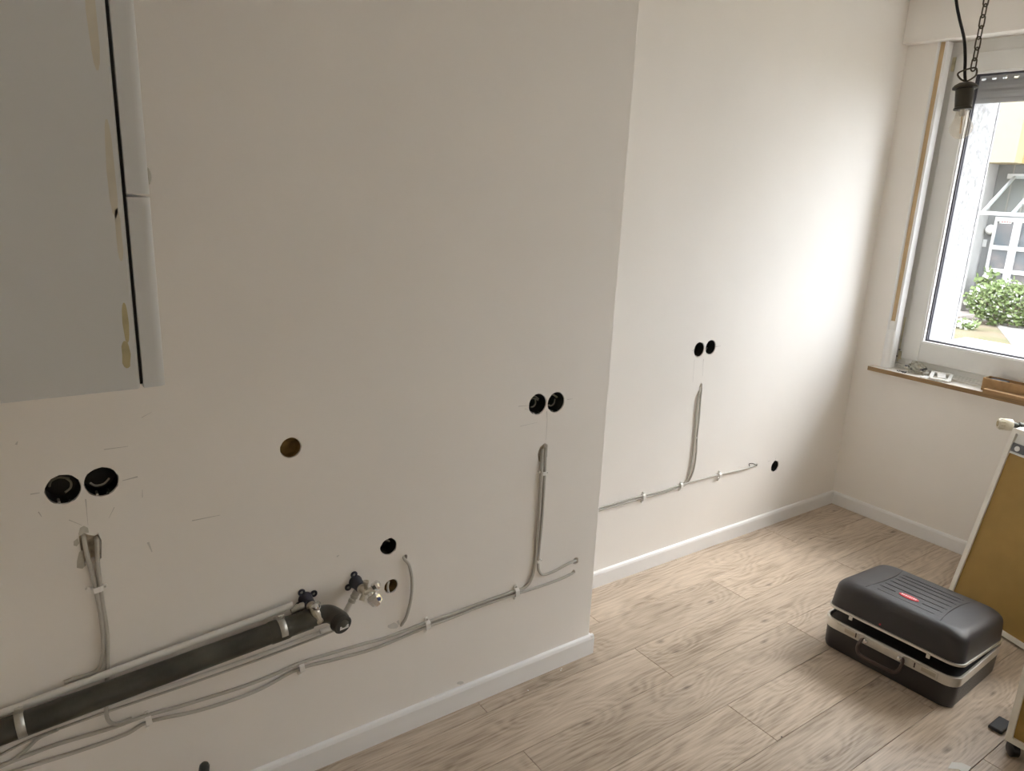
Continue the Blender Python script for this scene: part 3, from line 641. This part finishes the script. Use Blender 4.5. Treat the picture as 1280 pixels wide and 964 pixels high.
# clear bag with metal bits: crumpled mesh
bagc = Vector((3.705, 1.735, sz))
def blob(name, c, rx, ry, rz, m, label, cat, seed, parent=None):
    random.seed(seed); bm = bmesh.new(); bmesh.ops.create_icosphere(bm, subdivisions=3, radius=1)
    from mathutils import noise
    for v in bm.verts:
        d = 1+.35*noise.noise(v.co*2.6+Vector((seed, 0, 0)))+.12*noise.noise(v.co*7)
        v.co = Vector((v.co.x*rx*d, v.co.y*ry*d, max(0, (v.co.z*.8+.75)*rz*d)))
    me = bpy.data.meshes.new(name); bm.to_mesh(me); bm.free(); me.materials.append(m)
    o = bpy.data.objects.new(name, me); COL.objects.link(o); o.location = c
    if parent: o.parent = parent; o.matrix_parent_inverse = Matrix.Translation(-parent.location)
    return tag(o, label, cat) if label else o
M_bag = glass_mat('bag_film', (0.86, 0.85, 0.80), 0.25)
bag = empty('parts_bag', bagc, 'crumpled clear bag of metal parts on the window sill', 'bag')
blob('bag_film', bagc, .030, .050, .034, M_bag, None, None, 3, bag)
for k in range(16):
    q = bagc+Vector((random.uniform(-.03, .028), random.uniform(-.04, .045), .010+random.uniform(0, .022))); t = Vector((random.uniform(-1, 1), random.uniform(-1, 1), .2)).normalized()*.012
    MB().cyl(q-t, q+t, .0042, 6).build('metal_part', (M_galv, M_gask, M_brass)[k % 3], bag)
hk = empty('metal_bracket', (3.715, 1.66, sz), 'small dark metal bracket behind the white socket frame on the sill', 'bracket')
MB().tube(spline([Vector((3.72, 1.69, sz+.012)), Vector((3.735, 1.66, sz+.022)), Vector((3.735, 1.62, sz+.02)), Vector((3.728, 1.59, sz+.010))], 5), .006, 8).build('arm', M_galv, hk, smooth=True)
MB().lathe(Vector((3.70, 1.685, sz)), (0, 0, 1), [(0, .016), (.016, .016), (.019, .012), (.019, 0)], 14).build('boss', M_galv, hk, smooth=True)
for k, q in enumerate(((3.652, 1.795), (3.662, 1.785), (3.650, 1.775), (3.668, 1.772), (3.656, 1.762))):
    a = Vector((q[0], q[1], sz+.0031)); t = Vector((random.uniform(-1, 1), random.uniform(-1, 1), 0)).normalized()*.008
    e = empty('screw', a, 'small dark screw lying on the window sill by the bag', 'screw', 'loose screws on the sill')
    MB().cyl(a-t, a+t, .0016, 6).build('shank', M_gask, e); MB().cyl(a+t, a+t*1.25, .003, 8).build('head', M_gask, e)

# ------------------------------------------------------------------ pendant lamp
Ld = 1.6
pz = CAM+ray(1206, 110)*Ld
lp = empty('pendant_lamp', (pz.x, pz.y, ZC), 'bare clear bulb in a black socket hanging on a bronze chain', 'lamp')
P0 = Vector((pz.x, pz.y, pz.z+.006))     # top of the socket rim
tilt = Vector((.03, .10, 1)).normalized()
MB().lathe(P0, -tilt, [(-.006, .004), (-.004, .014), (.0, .021), (.004, .0245), (.0075, .0245), (.0085, .018), (.012, .018), (.046, .0165), (.048, .0185), (.051, .0185), (.051, .013), (.04, .012)], 26).build('socket', M_lampblk, lp, smooth=True)
bc = P0-tilt*.051
prof = [(.0, .0125), (.008, .0128), (.016, .014)]
cz, rb = .0385, .0228
for k in range(1, 13):
    a = math.radians(-52+k*(142/12)); prof.append((cz+rb*math.sin(a), rb*math.cos(a)))
bulb = MB().lathe(bc, -tilt, prof, 28).build('bulb', G_bulb, lp, smooth=True)
for s in (-1, 1):
    q = Vector((.004*s, .003*s, 0)); MB().tube([bc-tilt*.012+q*.4, bc-tilt*.030+q, bc-tilt*.05+q*.8], .0007, 6).build('filament', mat('filament', (0.75, 0.5, 0.2), 0.4), bulb)
MB().cyl(bc, bc-tilt*.014, .005, 10).build('glass_stem', M_paper, bulb)
# triangular hanger
tb, tl, t2 = P0+tilt*.007, P0+tilt*.022, P0+tilt*.030
ex_ = RT.copy(); ex_.z = 0; ex_.normalize()
tri = [tb, P0+tilt*.012+ex_*-.012, tl+ex_*-.019, t2+ex_*-.006, t2+tilt*.006+ex_*.018, tl+ex_*.021, P0+tilt*.012+ex_*.010]
tri = [p for p in spline(tri+[tri[0]], 4)[:-1]]
MB().loop(tri, .0019, 6).build('hanger', M_chain, lp, smooth=True)
z = (t2+ex_*.012).z; base = t2+ex_*.0125; k = 0
L_, pitch, wr_ = .0265, .0212, .0021
NL = int((ZC-.01-base.z)/pitch)+1
for k in range(NL):
    c = Vector((base.x, base.y, base.z+.006+k*pitch+.006)); a = ex_ if k % 2 == 0 else Vector((-ex_.y, ex_.x, 0))
    if k % 2 == 0: a = (a+Vector((-ex_.y, ex_.x, 0))*.35).normalized()
    pts = []
    for t in range(20):
        an = 2*math.pi*t/20; r_ = .0068; s_ = L_/2-r_
        pts.append(c+a*r_*math.cos(an)+Vector((0, 0, r_*math.sin(an)+math.copysign(s_, math.sin(an)) if abs(math.sin(an)) > 1e-6 else 0)))
    MB().loop(pts, .0016, 6).build('chain_link', M_chain, lp, smooth=True)
pp = [P0+tilt*.004, CAM+ray(1206, 92)*Ld, CAM+ray(1206.5, 72)*Ld, CAM+ray(1205, 48)*Ld, CAM+ray(1199, 22)*Ld, CAM+ray(1195.5, 2)*Ld, CAM+ray(1195, -22)*Ld]
topp = pp[-1]; pp += [Vector((topp.x+.01, topp.y-.005, topp.z+.15)), Vector((base.x-.02, base.y+.02, ZC-.01))]
MB().tube(spline(pp, 8), .0032, 9).build('cord', M_black, lp, smooth=True)
MB().lathe(Vector((base.x, base.y, ZC)), (0, 0, -1), [(0, .045), (.02, .042), (.03, .03), (.03, 0)], 24).build('ceiling_rose', M_lampblk, lp, smooth=True)

# ------------------------------------------------------------------ tool case
CX, CY, CR = 2.612, 1.064, math.radians(2.6)
tcse = empty('tool_case', (CX, CY, 0), 'black hard-shell tool case with aluminium rim, lid ajar, red badge', 'tool case', rz=CR)
def cpart(mb, name, m, parent=None, **k):
    o = mb.build(name, m, None, **k); o.parent = parent or tcse; return o
hx, hy = .197, .235
cpart(MB().rings([rrect(hx-.016, hy-.016, .03, 0.0), rrect(hx-.009, hy-.009, .036, .004), rrect(hx-.005, hy-.005, .04, .016), rrect(hx-.003, hy-.003, .042, .088)]), 'base_shell', M_case, smooth=True)
rim_o = [rrect(hx-.004, hy-.004, .042, .086), rrect(hx, hy, .044, .088), rrect(hx, hy, .044, .108), rrect(hx+.002, hy+.002, .045, .109), rrect(hx+.002, hy+.002, .045, .122), rrect(hx, hy, .044, .124), rrect(hx-.006, hy-.006, .04, .124), rrect(hx-.006, hy-.006, .04, .09)]
cpart(MB().rings(rim_o), 'base_rim', M_alu, smooth=True)
cpart(MB().rings([rrect(hx-.012, hy-.012, .036, .092), rrect(hx-.012, hy-.012, .036, .116)]), 'tool_insert', M_black)
lid = empty('lid', (hx, 0, .126)); lid.parent = tcse; lid.rotation_euler = (0, math.radians(5.6), 0)
def lpart(mb, name, m, parent=None, **k):
    o = mb.build(name, m, None, **k); o.parent = parent or lid; return o
LX = -hx      # centre of the lid in the lid's own frame (hinge on its far edge)
def lr(ins, z, r): return rrect(hx-ins, hy-ins, r, z, 6, LX, 0)
lid_rings = [lr(.004, .006, .042), lr(.006, .05, .045)]
for t in range(1, 9):
    a = math.radians(90*t/8); lid_rings.append(lr(.008+.040*(1-math.cos(a)), .072+.040*math.sin(a), .047))
lid_rings.append(lr(.075, .1150, .03))
ls = lpart(MB().rings(lid_rings), 'lid_shell', M_case, smooth=True)
lpart(MB().rings([lr(.005, .0, .042), lr(0, .001, .044), lr(0, .009, .044), lr(.005, .010, .042)]), 'lid_rim', M_alu, smooth=True)
ztop = .1135
for s, yy in ((1, .118), (-1, -.118)):
    pts = [Vector((LX-.168, yy+s*.016, .100)), Vector((LX-.145, yy+s*.010, .1115)), Vector((LX-.05, yy, .1152)), Vector((LX+.06, yy-.0*s, .1152)), Vector((LX+.14, yy+s*.012, .1125))]
    lpart(MB().tube(spline(pts, 6), .0024, 6), 'panel_seam', M_case, ls, smooth=True)
for i, xx in enumerate((-.125, -.085, -.045, -.005, .035, .07, .10)):
    x = LX+xx
    ln = .098 if xx not in (-.085,) else .098
    zt = .1132 if abs(xx) > .11 else .1148
    for (ya, yb) in (((-ln, ln),) if xx not in (-.085,) else ((-ln, -.042), (.052, ln))):
        lpart(MB().rings([[Vector((x-.006, y, zt-.002)), Vector((x+.006, y, zt-.002)), Vector((x+.003, y, zt+.0022)), Vector((x-.003, y, zt+.0022))] for y in (ya, yb)]), 'ridge', M_case, ls)
    for s in (-1, 1):
        lpart(MB().lathe(Vector((x, s*(ln+.006), zt-.001)), (0, 0, 1), [(0, .0045), (.0018, .0045), (.0022, .003), (.0022, 0)], 10), 'dimple', M_black, ls)
# badge with a white lettering strip
bcx, bcy = LX-.085, .005
def oval(rx, ry, z): return [Vector((bcx+rx*math.cos(2*math.pi*k/28), bcy+ry*math.sin(2*math.pi*k/28), z)) for k in range(28)]
bd = lpart(MB().rings([oval(.0165, .034, .1145), oval(.0165, .034, .117), oval(.0145, .032, .1178)]), 'badge', M_red, smooth=False)
for k in range(8):
    y = bcy+.0235-k*.0067
    for mb in ([MB().box((bcx-.0045, y-.0021, .1178), (bcx+.0045, y+.0021, .1182))] if k % 2 == 0 else [MB().box((bcx-.0045, y-.0021, .1178), (bcx-.0005, y+.0021, .1182)), MB().box((bcx-.0045, y-.0008, .1178), (bcx+.0045, y+.0008, .1182))]):
        lpart(mb, 'badge_letter', M_paper, bd)
# front: handle, latches (front is local -x)
xf = -hx-.002
hb_ = cpart(MB().box((xf-.004, -.062, .092), (xf+.002, .072, .121)), 'handle_plate', M_alu, bevel=.002)
for y in (-.055, .065):
    cpart(MB().lathe(Vector((xf-.003, y, .108)), (-1, 0, 0), [(0, .0085), (.010, .0085), (.013, .006), (.013, 0)], 14), 'handle_pivot', M_chrome, hb_, smooth=True)
hp = [(-.006, .072, .110), (-.013, .078, .107), (-.028, .080, .088), (-.036, .074, .073), (-.040, .060, .066), (-.041, .005, .064), (-.040, -.050, .066), (-.036, -.064, .073), (-.028, -.070, .088), (-.013, -.068, .107), (-.006, -.062, .110)]
cpart(MB().tube(spline([Vector((xf+a, b, c)) for a, b, c in hp], 5), .0062, 10), 'handle', M_handle, smooth=True)
for y in (.135, -.135):
    la = cpart(MB().box((xf-.0045, y-.042, .096), (xf+.002, y+.042, .120)), 'latch', M_alu, bevel=.0018)
    cpart(MB().box((xf-.0052, y-.036, .101), (xf-.004, y+.010, .115)), 'latch_plate', mat('latch_brushed', (0.50, 0.47, 0.40), 0.3, 0.9), la)
    cpart(MB().box((xf-.0056, y+(-.034 if y > 0 else .030), .100), (xf-.004, y+(-.030 if y > 0 else .034), .118)), 'latch_slot', M_black, la)
    lpart(MB().box((LX-hx-.003, y-.006, -.012), (LX-hx+.001, y+.006, .004)), 'catch', M_alu)
lpart(MB().lathe(Vector((LX-hx+.003, .035, .022)), (-1, 0, 0), [(0, .0028), (.003, .0028), (.0035, 0)], 10), 'red_dot', M_red)

# ------------------------------------------------------------------ leaning framed hardboard unit
A0 = fl(1180, 752); Bd = (fl(1280, 816)-fl(1180, 752)); Bd.z = 0; Bd.normalize()
N0 = Vector((-Bd.y, Bd.x, 0)); N0 = N0 if N0.x > 0 else -N0
lean = math.atan2(.163, .754); U0 = Vector((0, 0, math.cos(lean)))+N0*math.sin(lean); D0 = N0*math.cos(lean)-Vector((0, 0, math.sin(lean)))
TH, HH, WW = .052, .772, .56
A0 = A0 + Vector((0, 0, TH*math.sin(lean)))
le = empty('leaning_panel', A0, 'white framed unit with brown hardboard back, leaning behind the tool case', 'furniture panel')
def lbox(a0, a1, u0, u1, d0, d1, name, m, parent=None):
    P = lambda a, u, d: A0+Bd*a+U0*u+D0*d
    return MB().hexa([P(a0,u0,d0),P(a1,u0,d0),P(a1,u0,d1),P(a0,u0,d1)], [P(a0,u1,d0),P(a1,u1,d0),P(a1,u1,d1),P(a0,u1,d1)]).build(name, m, parent or le)
lbox(0, .019, 0, HH, 0, TH, 'side_board', M_melam); lbox(WW-.019, WW, 0, HH, 0, TH, 'side_board', M_melam)
lbox(.019, WW-.019, 0, .019, 0, TH, 'bottom_board', M_melam); lbox(.019, WW-.019, HH-.019, HH, .0, TH, 'top_board', M_melam)
lbox(.019, WW-.019, .019, .672, .008, .012, 'hardboard_back', M_hdf)
lbox(.019, WW-.019, .672, .678, .004, .012, 'back_edge', M_paper)
pl = lbox(.021, WW-.021, .679, HH-.019, .011, .014, 'inner_panel', M_paper)
gb = lbox(.021, .075, .681, .716, .004, .011, 'grey_bracket', mat('bracket_grey', (0.12, 0.12, 0.13), 0.5))
qc = A0+Bd*.046+U0*.697+D0*.004
MB().lathe(qc, -D0, [(0, .0105), (.003, .0105), (.004, .008), (.004, 0)], 16).build('white_cap', M_paper, gb, smooth=True)

# second unit on castors, upright
x2, y2 = 2.373, .6465
u2 = empty('roll_cabinet', (x2+.2, y2-.25, 0), 'white cabinet on black castors with brown hardboard back, upright near the tool case', 'cabinet')
zb, zt2, dpt, wid = .050, .60, .42, .50
MB().box((x2, y2-.018, zb), (x2+dpt, y2, zt2)).build('side_board', M_melam, u2, bevel=.001)
MB().box((x2, y2-wid, zb), (x2+dpt, y2-wid+.018, zt2)).build('side_board', M_melam, u2, bevel=.001)
MB().box((x2, y2-wid+.018, zb), (x2+dpt, y2-.018, zb+.018)).build('bottom_board', M_melam, u2, bevel=.001)
MB().box((x2, y2-wid+.018, zt2-.018), (x2+dpt, y2-.018, zt2)).build('top_board', M_melam, u2, bevel=.001)
MB().box((x2+.009, y2-wid+.018, zb+.018), (x2+.013, y2-.018, zt2-.018)).build('hardboard_back', M_hdf, u2)
for (x, y) in ((x2+.030, y2-.022), (x2+dpt-.04, y2-.022), (x2+.030, y2-wid+.022), (x2+dpt-.04, y2-wid+.022)):
    e = MB().box((x-.014, y-.012, zb-.016), (x+.014, y+.012, zb)).build('castor', M_black, u2, bevel=.003)
    yy = Vector((.75, -.66, 0))
    MB().lathe(Vector((x-.01, y, .0225))-yy*.012, yy, [(0, .018), (.003, .0225), (.021, .0225), (.024, .018), (.024, .006), (.022, 0)], 22).build('wheel', M_black, e, smooth=True)
f2 = fl(1250.5, 906, .012)
tag(MB().box((f2.x-.035, f2.y-.02, 0.0005), (f2.x+.045, f2.y+.022, .013)).build('plastic_block', M_black, None, bevel=.004), 'small flat black plastic block on the floor beside the castor cabinet', 'block')
# paper scrap
sp = fl(1198, 960)
tag(MB().rings([[Vector((sp.x+a, sp.y+b, z)) for a, b in ((-.03, .016), (.006, .022), (.03, .004), (.036, -.02), (-.01, -.026), (-.006, -.004))] for z in (.0004, .0012)]).build('paper_scrap', M_paper), 'torn white paper scrap on the floor in front of the castor cabinet', 'paper')
for k, (px, py) in enumerate(((702, 836), (701, 838), (660, 863), (977, 921))):
    c = fl(px, py, .0012); e = .0022
    tag(MB().hexa([c+Vector((-e, -e*.7, -.0012)), c+Vector((e, -e, -.0012)), c+Vector((e*.8, e, -.0012)), c+Vector((-e, e*.6, -.0012))], [c+Vector((-e*.5, -e*.4, .0012)), c+Vector((e*.6, -e*.5, .001)), c+Vector((e*.4, e*.5, .0014)), c+Vector((-e*.6, e*.3, .001))]).build('plaster_crumb' if k < 3 else 'dark_crumb', M_paper if k < 3 else M_ink),
        'tiny white plaster crumb on the floor beside the wall foot' if k < 3 else 'tiny dark crumb at a plank joint on the floor', 'crumb', 'plaster crumbs on the floor' if k < 3 else None)

# ------------------------------------------------------------------ radiator with thermostat under the window
rd = empty('radiator', (3.47, .7, .12), 'white ribbed radiator with thermostat head below the window sill', 'radiator')
ry1 = 1.160
for k in range(12):
    y = ry1-.022-k*.058
    MB().rings([rrect(.105, .021, .018, .12, 4, 3.475, y), rrect(.105, .021, .018, .735, 4, 3.475, y)]).build('section', mat('radiator_enamel', (0.82, 0.82, 0.80), 0.3), rd, smooth=True)
MB().cyl((3.475, ry1-.01, .70), (3.475, ry1-.70, .70), .018, 14).build('header', MATS['radiator_enamel'], rd, smooth=True)
MB().cyl((3.475, ry1-.01, .16), (3.475, ry1-.70, .16), .018, 14).build('header', MATS['radiator_enamel'], rd, smooth=True)
for y in (1.05, .52):
    MB().box((3.56, y-.012, .12), (WX-.002, y+.012, .15)).build('wall_bracket', MATS['radiator_enamel'], rd)
vp = onp(1258, 528, 0, 3.475); vd = Vector((-.62, .78, .0)).normalized()
s0 = Vector((3.475, ry1, vp.z))
vb = MB().lathe(s0-vd*.012, vd, [(0, .012), (.014, .012), (.014, .016), (.022, .016), (.022, .010), (.034, .010), (.034, .014), (.045, .014)], 14).build('valve_body', mat('valve_dark', (0.10, 0.10, 0.09), 0.35, 0.6), rd, smooth=True)
MB().cyl(s0+vd*.02-Vector((0, 0, .0)), Vector((WX-.003, (s0+vd*.02).y, s0.z-.02)), .0085, 12).build('feed_pipe', M_galv, rd, smooth=True)
th0 = s0+vd*.033
th = MB().lathe(th0, vd, [(0, .014), (.004, .0235), (.012, .025), (.030, .025), (.032, .0235), (.050, .0225), (.056, .019), (.057, .0)], 24).build('thermostat_head', mat('thermostat_cream', (0.70, 0.65, 0.52), 0.4), rd, smooth=True)
MB().lathe(th0+vd*.0565, vd, [(0, .012), (.002, .011), (.002, .0)], 18).build('thermostat_cap', mat('thermostat_ochre', (0.40, 0.34, 0.20), 0.5), th, smooth=True)
for k in range(10):
    a = 2*math.pi*k/10; a_ = vd.orthogonal().normalized(); b_ = vd.cross(a_); q = th0+(a_*math.cos(a)+b_*math.sin(a))*.0228
    MB().cyl(q+vd*.034, q+vd*.050, .0016, 6).build('grip_rib', MATS['thermostat_ochre'], th)

# ------------------------------------------------------------------ outdoors
GZ, FXX = -0.70, 18.3
def fx(px, py, X): return onp(px, py, 0, X)
struct(MB().box((4.1, -14, GZ-.2), (40, 34, GZ)).build('ground', mat('courtyard_soil', (0.20, 0.15, 0.105), 0.95, col2=(0.13, 0.13, 0.065), vscale=1.3, bump=.6, bscale=9)))
M_pave = mat('paving_pink', (0.30, 0.26, 0.24), 0.9, var=0.12, vscale=5)
M_conc = mat('concrete_pale', (0.36, 0.34, 0.32), 0.9, var=0.08, vscale=3)
pv = struct(MB().box((16.9, -4, GZ), (FXX, 16, GZ+.012)).build('floor_pavement', M_pave))
for k in range(10):
    MB().box((16.92, 4.2+k*.5, GZ+.012), (FXX-.42, 4.68+k*.5, GZ+.022)).build('paving_slab', M_pave, pv)
ph = struct(MB().box((0, -.6, 0), (6, .6, .015)).build('floor_path', M_conc)); ph.location = (13.2, 3.9, GZ+.002); ph.rotation_euler.z = math.radians(28)
for k in range(8):
    MB().box((.02+k*.75, -.58, .015), (.73+k*.75, .58, .03)).build('path_slab', M_conc, ph)
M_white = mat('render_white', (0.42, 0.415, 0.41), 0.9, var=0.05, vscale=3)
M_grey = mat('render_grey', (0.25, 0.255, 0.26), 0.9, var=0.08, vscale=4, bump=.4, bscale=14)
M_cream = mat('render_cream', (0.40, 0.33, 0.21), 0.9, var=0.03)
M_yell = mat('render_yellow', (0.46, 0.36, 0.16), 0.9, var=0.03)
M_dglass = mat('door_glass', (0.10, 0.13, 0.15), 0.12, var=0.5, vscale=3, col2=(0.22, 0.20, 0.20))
M_dfr = mat('door_frame_white', (0.62, 0.62, 0.62), 0.4)
ab = empty('apartment_building', (FXX, 7, GZ), 'pale apartment block with glazed entrance and cream upper storey across the courtyard', 'building')
yL = fx(1223, 275, FXX-.45).y
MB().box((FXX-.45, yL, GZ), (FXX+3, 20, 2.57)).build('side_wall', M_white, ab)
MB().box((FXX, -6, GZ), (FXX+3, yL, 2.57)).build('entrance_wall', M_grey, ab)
MB().box((FXX-.47, yL-.02, GZ), (FXX-.0, yL+8, GZ+.32)).build('plinth', M_conc, ab)
zc = fx(1250, 203, FXX-.9).z; yc1 = fx(1268, 203, FXX-.9).y
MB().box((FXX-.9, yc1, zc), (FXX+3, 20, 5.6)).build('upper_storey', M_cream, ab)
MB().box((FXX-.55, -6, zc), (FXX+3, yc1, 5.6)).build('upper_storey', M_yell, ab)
for px in (1241, 1262, 1281):
    y = fx(px, 240, FXX).y
    MB().box((FXX-.012, y-.012, 1.45), (FXX+.01, y+.012, 2.56)).build('panel_joint', M_conc, ab)
MB().box((FXX-.47, yL, .62), (FXX-.44, 20, .635)).build('panel_joint', M_grey, ab)
# entrance door
dL = fx(1246, 276, FXX).y; dz1 = fx(1246, 272, FXX).z; dz0 = GZ+.02
dr_ = empty('entrance_door', (FXX, dL-.8, GZ)); dr_.parent = ab; dr_.matrix_parent_inverse = Matrix.Translation(-ab.location)
pw_, fr_ = .33, .10
cols = []; y = dL-.05
dw = 1.75
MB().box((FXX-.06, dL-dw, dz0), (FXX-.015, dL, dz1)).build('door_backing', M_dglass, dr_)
ycols = [(dL, dL-.055), (dL-.055-pw_, dL-.055-pw_-.15), (dL-.055-2*pw_-.28, dL-.055-2*pw_-.35), (dL-dw+.06, dL-dw)]
for a, b in ycols: MB().box((FXX-.10, b, dz0), (FXX-.05, a, dz1)).build('door_frame', M_dfr, dr_)
rows = [fx(1250, q, FXX).z for q in (309.5, 338.5, 369, 398)]
for z in [dz1-.03]+rows: MB().box((FXX-.098, dL-dw, z-.045), (FXX-.052, dL, z+.045)).build('door_rail', M_dfr, dr_)
sg = fx(1257, 277.5, FXX-.07)
sgn = MB().box((FXX-.075, sg.y-.12, sg.z-.035), (FXX-.065, sg.y+.12, sg.z+.035)).build('house_sign', M_paper, dr_)
for k in range(4): MB().box((FXX-.0765, sg.y+.075-k*.05, sg.z-.014), (FXX-.075, sg.y+.045-k*.05, sg.z+.014)).build('sign_print', mat('sign_red', (0.55, 0.12, 0.12), 0.6), ab)
lq = fx(1237, 287, FXX-.08)
MB().lathe(lq+Vector((.08, 0, 0)), (-1, 0, 0), [(0, .10), (.03, .11), (.06, .10), (.12, .075), (.15, .03), (.152, 0)], 18).build('wall_lamp', M_paper, ab, smooth=True)
bq = fx(1230.5, 304, FXX)
MB().box((FXX-.02, bq.y-.05, bq.z-.08), (FXX, bq.y+.05, bq.z+.08)).build('door_bell', M_dfr, ab, bevel=.006)
# glass canopy
cX = FXX-1.2; cz_ = fx(1228, 266, cX).z; cyl_ = fx(1219, 266, cX).y; czb = cz_+.78
cn = empty('canopy', (FXX, cyl_-1.5, cz_)); cn.parent = ab; cn.matrix_parent_inverse = Matrix.Translation(-ab.location)
MB().box((cX-.03, cyl_-3.2, cz_-.035), (cX+.03, cyl_, cz_+.035)).build('front_rail', M_dfr, cn)
MB().box((FXX-.06, cyl_-3.2, czb-.05), (FXX-.001, cyl_, czb+.05)).build('wall_rail', M_dfr, cn)
for k in range(5):
    y = fx(1228, 266, cX).y-k*.56
    tbar((cX, y, cz_), (FXX-.02, y, czb), .025, .025).build('bar', M_dfr, cn)
    if k < 4: 
        MB().rings([[Vector((cX, y, cz_+.03)), Vector((cX, y-.55, cz_+.03)), Vector((FXX-.02, y-.55, czb+.03)), Vector((FXX-.02, y, czb+.03))], [Vector((cX, y, cz_+.04)), Vector((cX, y-.55, cz_+.04)), Vector((FXX-.02, y-.55, czb+.04)), Vector((FXX-.02, y, czb+.04))]]).build('pane', G_can, cn)
# bush
M_leaf = mat('leaf_green', (0.10, 0.16, 0.035), 0.6, col2=(0.17, 0.21, 0.08), vscale=6)
M_stem = mat('twig_brown', (0.22, 0.17, 0.11), 0.9, var=.2)
def bush(name, c, rx, ry, rz, nleaf, ls, label, flowers=0, stems=14, seed=1):
    random.seed(seed); e = empty(name, c, label, 'bush'); mb = MB()
    for k in range(nleaf):
        th, ph_ = random.uniform(0, 2*math.pi), math.acos(random.uniform(-.95, 1)); r = random.uniform(.72, 1.05)*(1+.12*math.sin(3*th)+.08*math.sin(7*th+2))
        p = Vector((c[0]+rx*r*math.sin(ph_)*math.cos(th), c[1]+ry*r*math.sin(ph_)*math.sin(th), c[2]+rz*.52+rz*.5*r*math.cos(ph_)))
        a = Vector((random.uniform(-1, 1), random.uniform(-1, 1), random.uniform(-.4, 1))).normalized(); b = a.orthogonal().normalized(); s = ls*random.uniform(.6, 1.3)
        mb.add([p, p+a*s*.5+b*s*.28, p+a*s, p+a*s*.5-b*s*.28], [(0, 1, 2, 3)], 1 if random.random() < flowers else 0)
    o = mb.build('foliage', [M_leaf, mat('blossom_white', (0.75, 0.75, 0.68), .7)], e); o['kind'] = 'stuff'
    for k in range(stems):
        a = random.uniform(0, 6.28); q = Vector((c[0]+rx*.75*math.cos(a), c[1]+ry*.75*math.sin(a), c[2]+rz*.6))
        MB().tube(spline([Vector((c[0]+rx*.3*math.cos(a), c[1]+ry*.35*math.sin(a), c[2])), (Vector(c)+q)/2+Vector((0, 0, .05)), q], 4), .012, 5).build('branch', M_stem, e)
bc0 = fl(1248, 407, GZ); bcx2 = Vector((bc0.x+.05, fx(1264, 390, bc0.x).y, GZ))
bush('courtyard_bush', tuple(bcx2), .42, .92, .84, 3600, .10, 'rounded green bush with pale blossoms in front of the entrance door', .10, 18, 5)
sq = fx(1234, 352, FXX-.5)
bush('entrance_shrub', (FXX-.5, sq.y, GZ), .16, .22, sq.z-GZ+.22, 320, .14, 'slender light green shrub growing behind the bush by the entrance', .15, 5, 9)
cq = fl(1200, 410, GZ)
bush('ground_plant', tuple(cq), .16, .30, .16, 260, .09, 'low green plant at the edge of the soil below the window', .2, 4, 11)
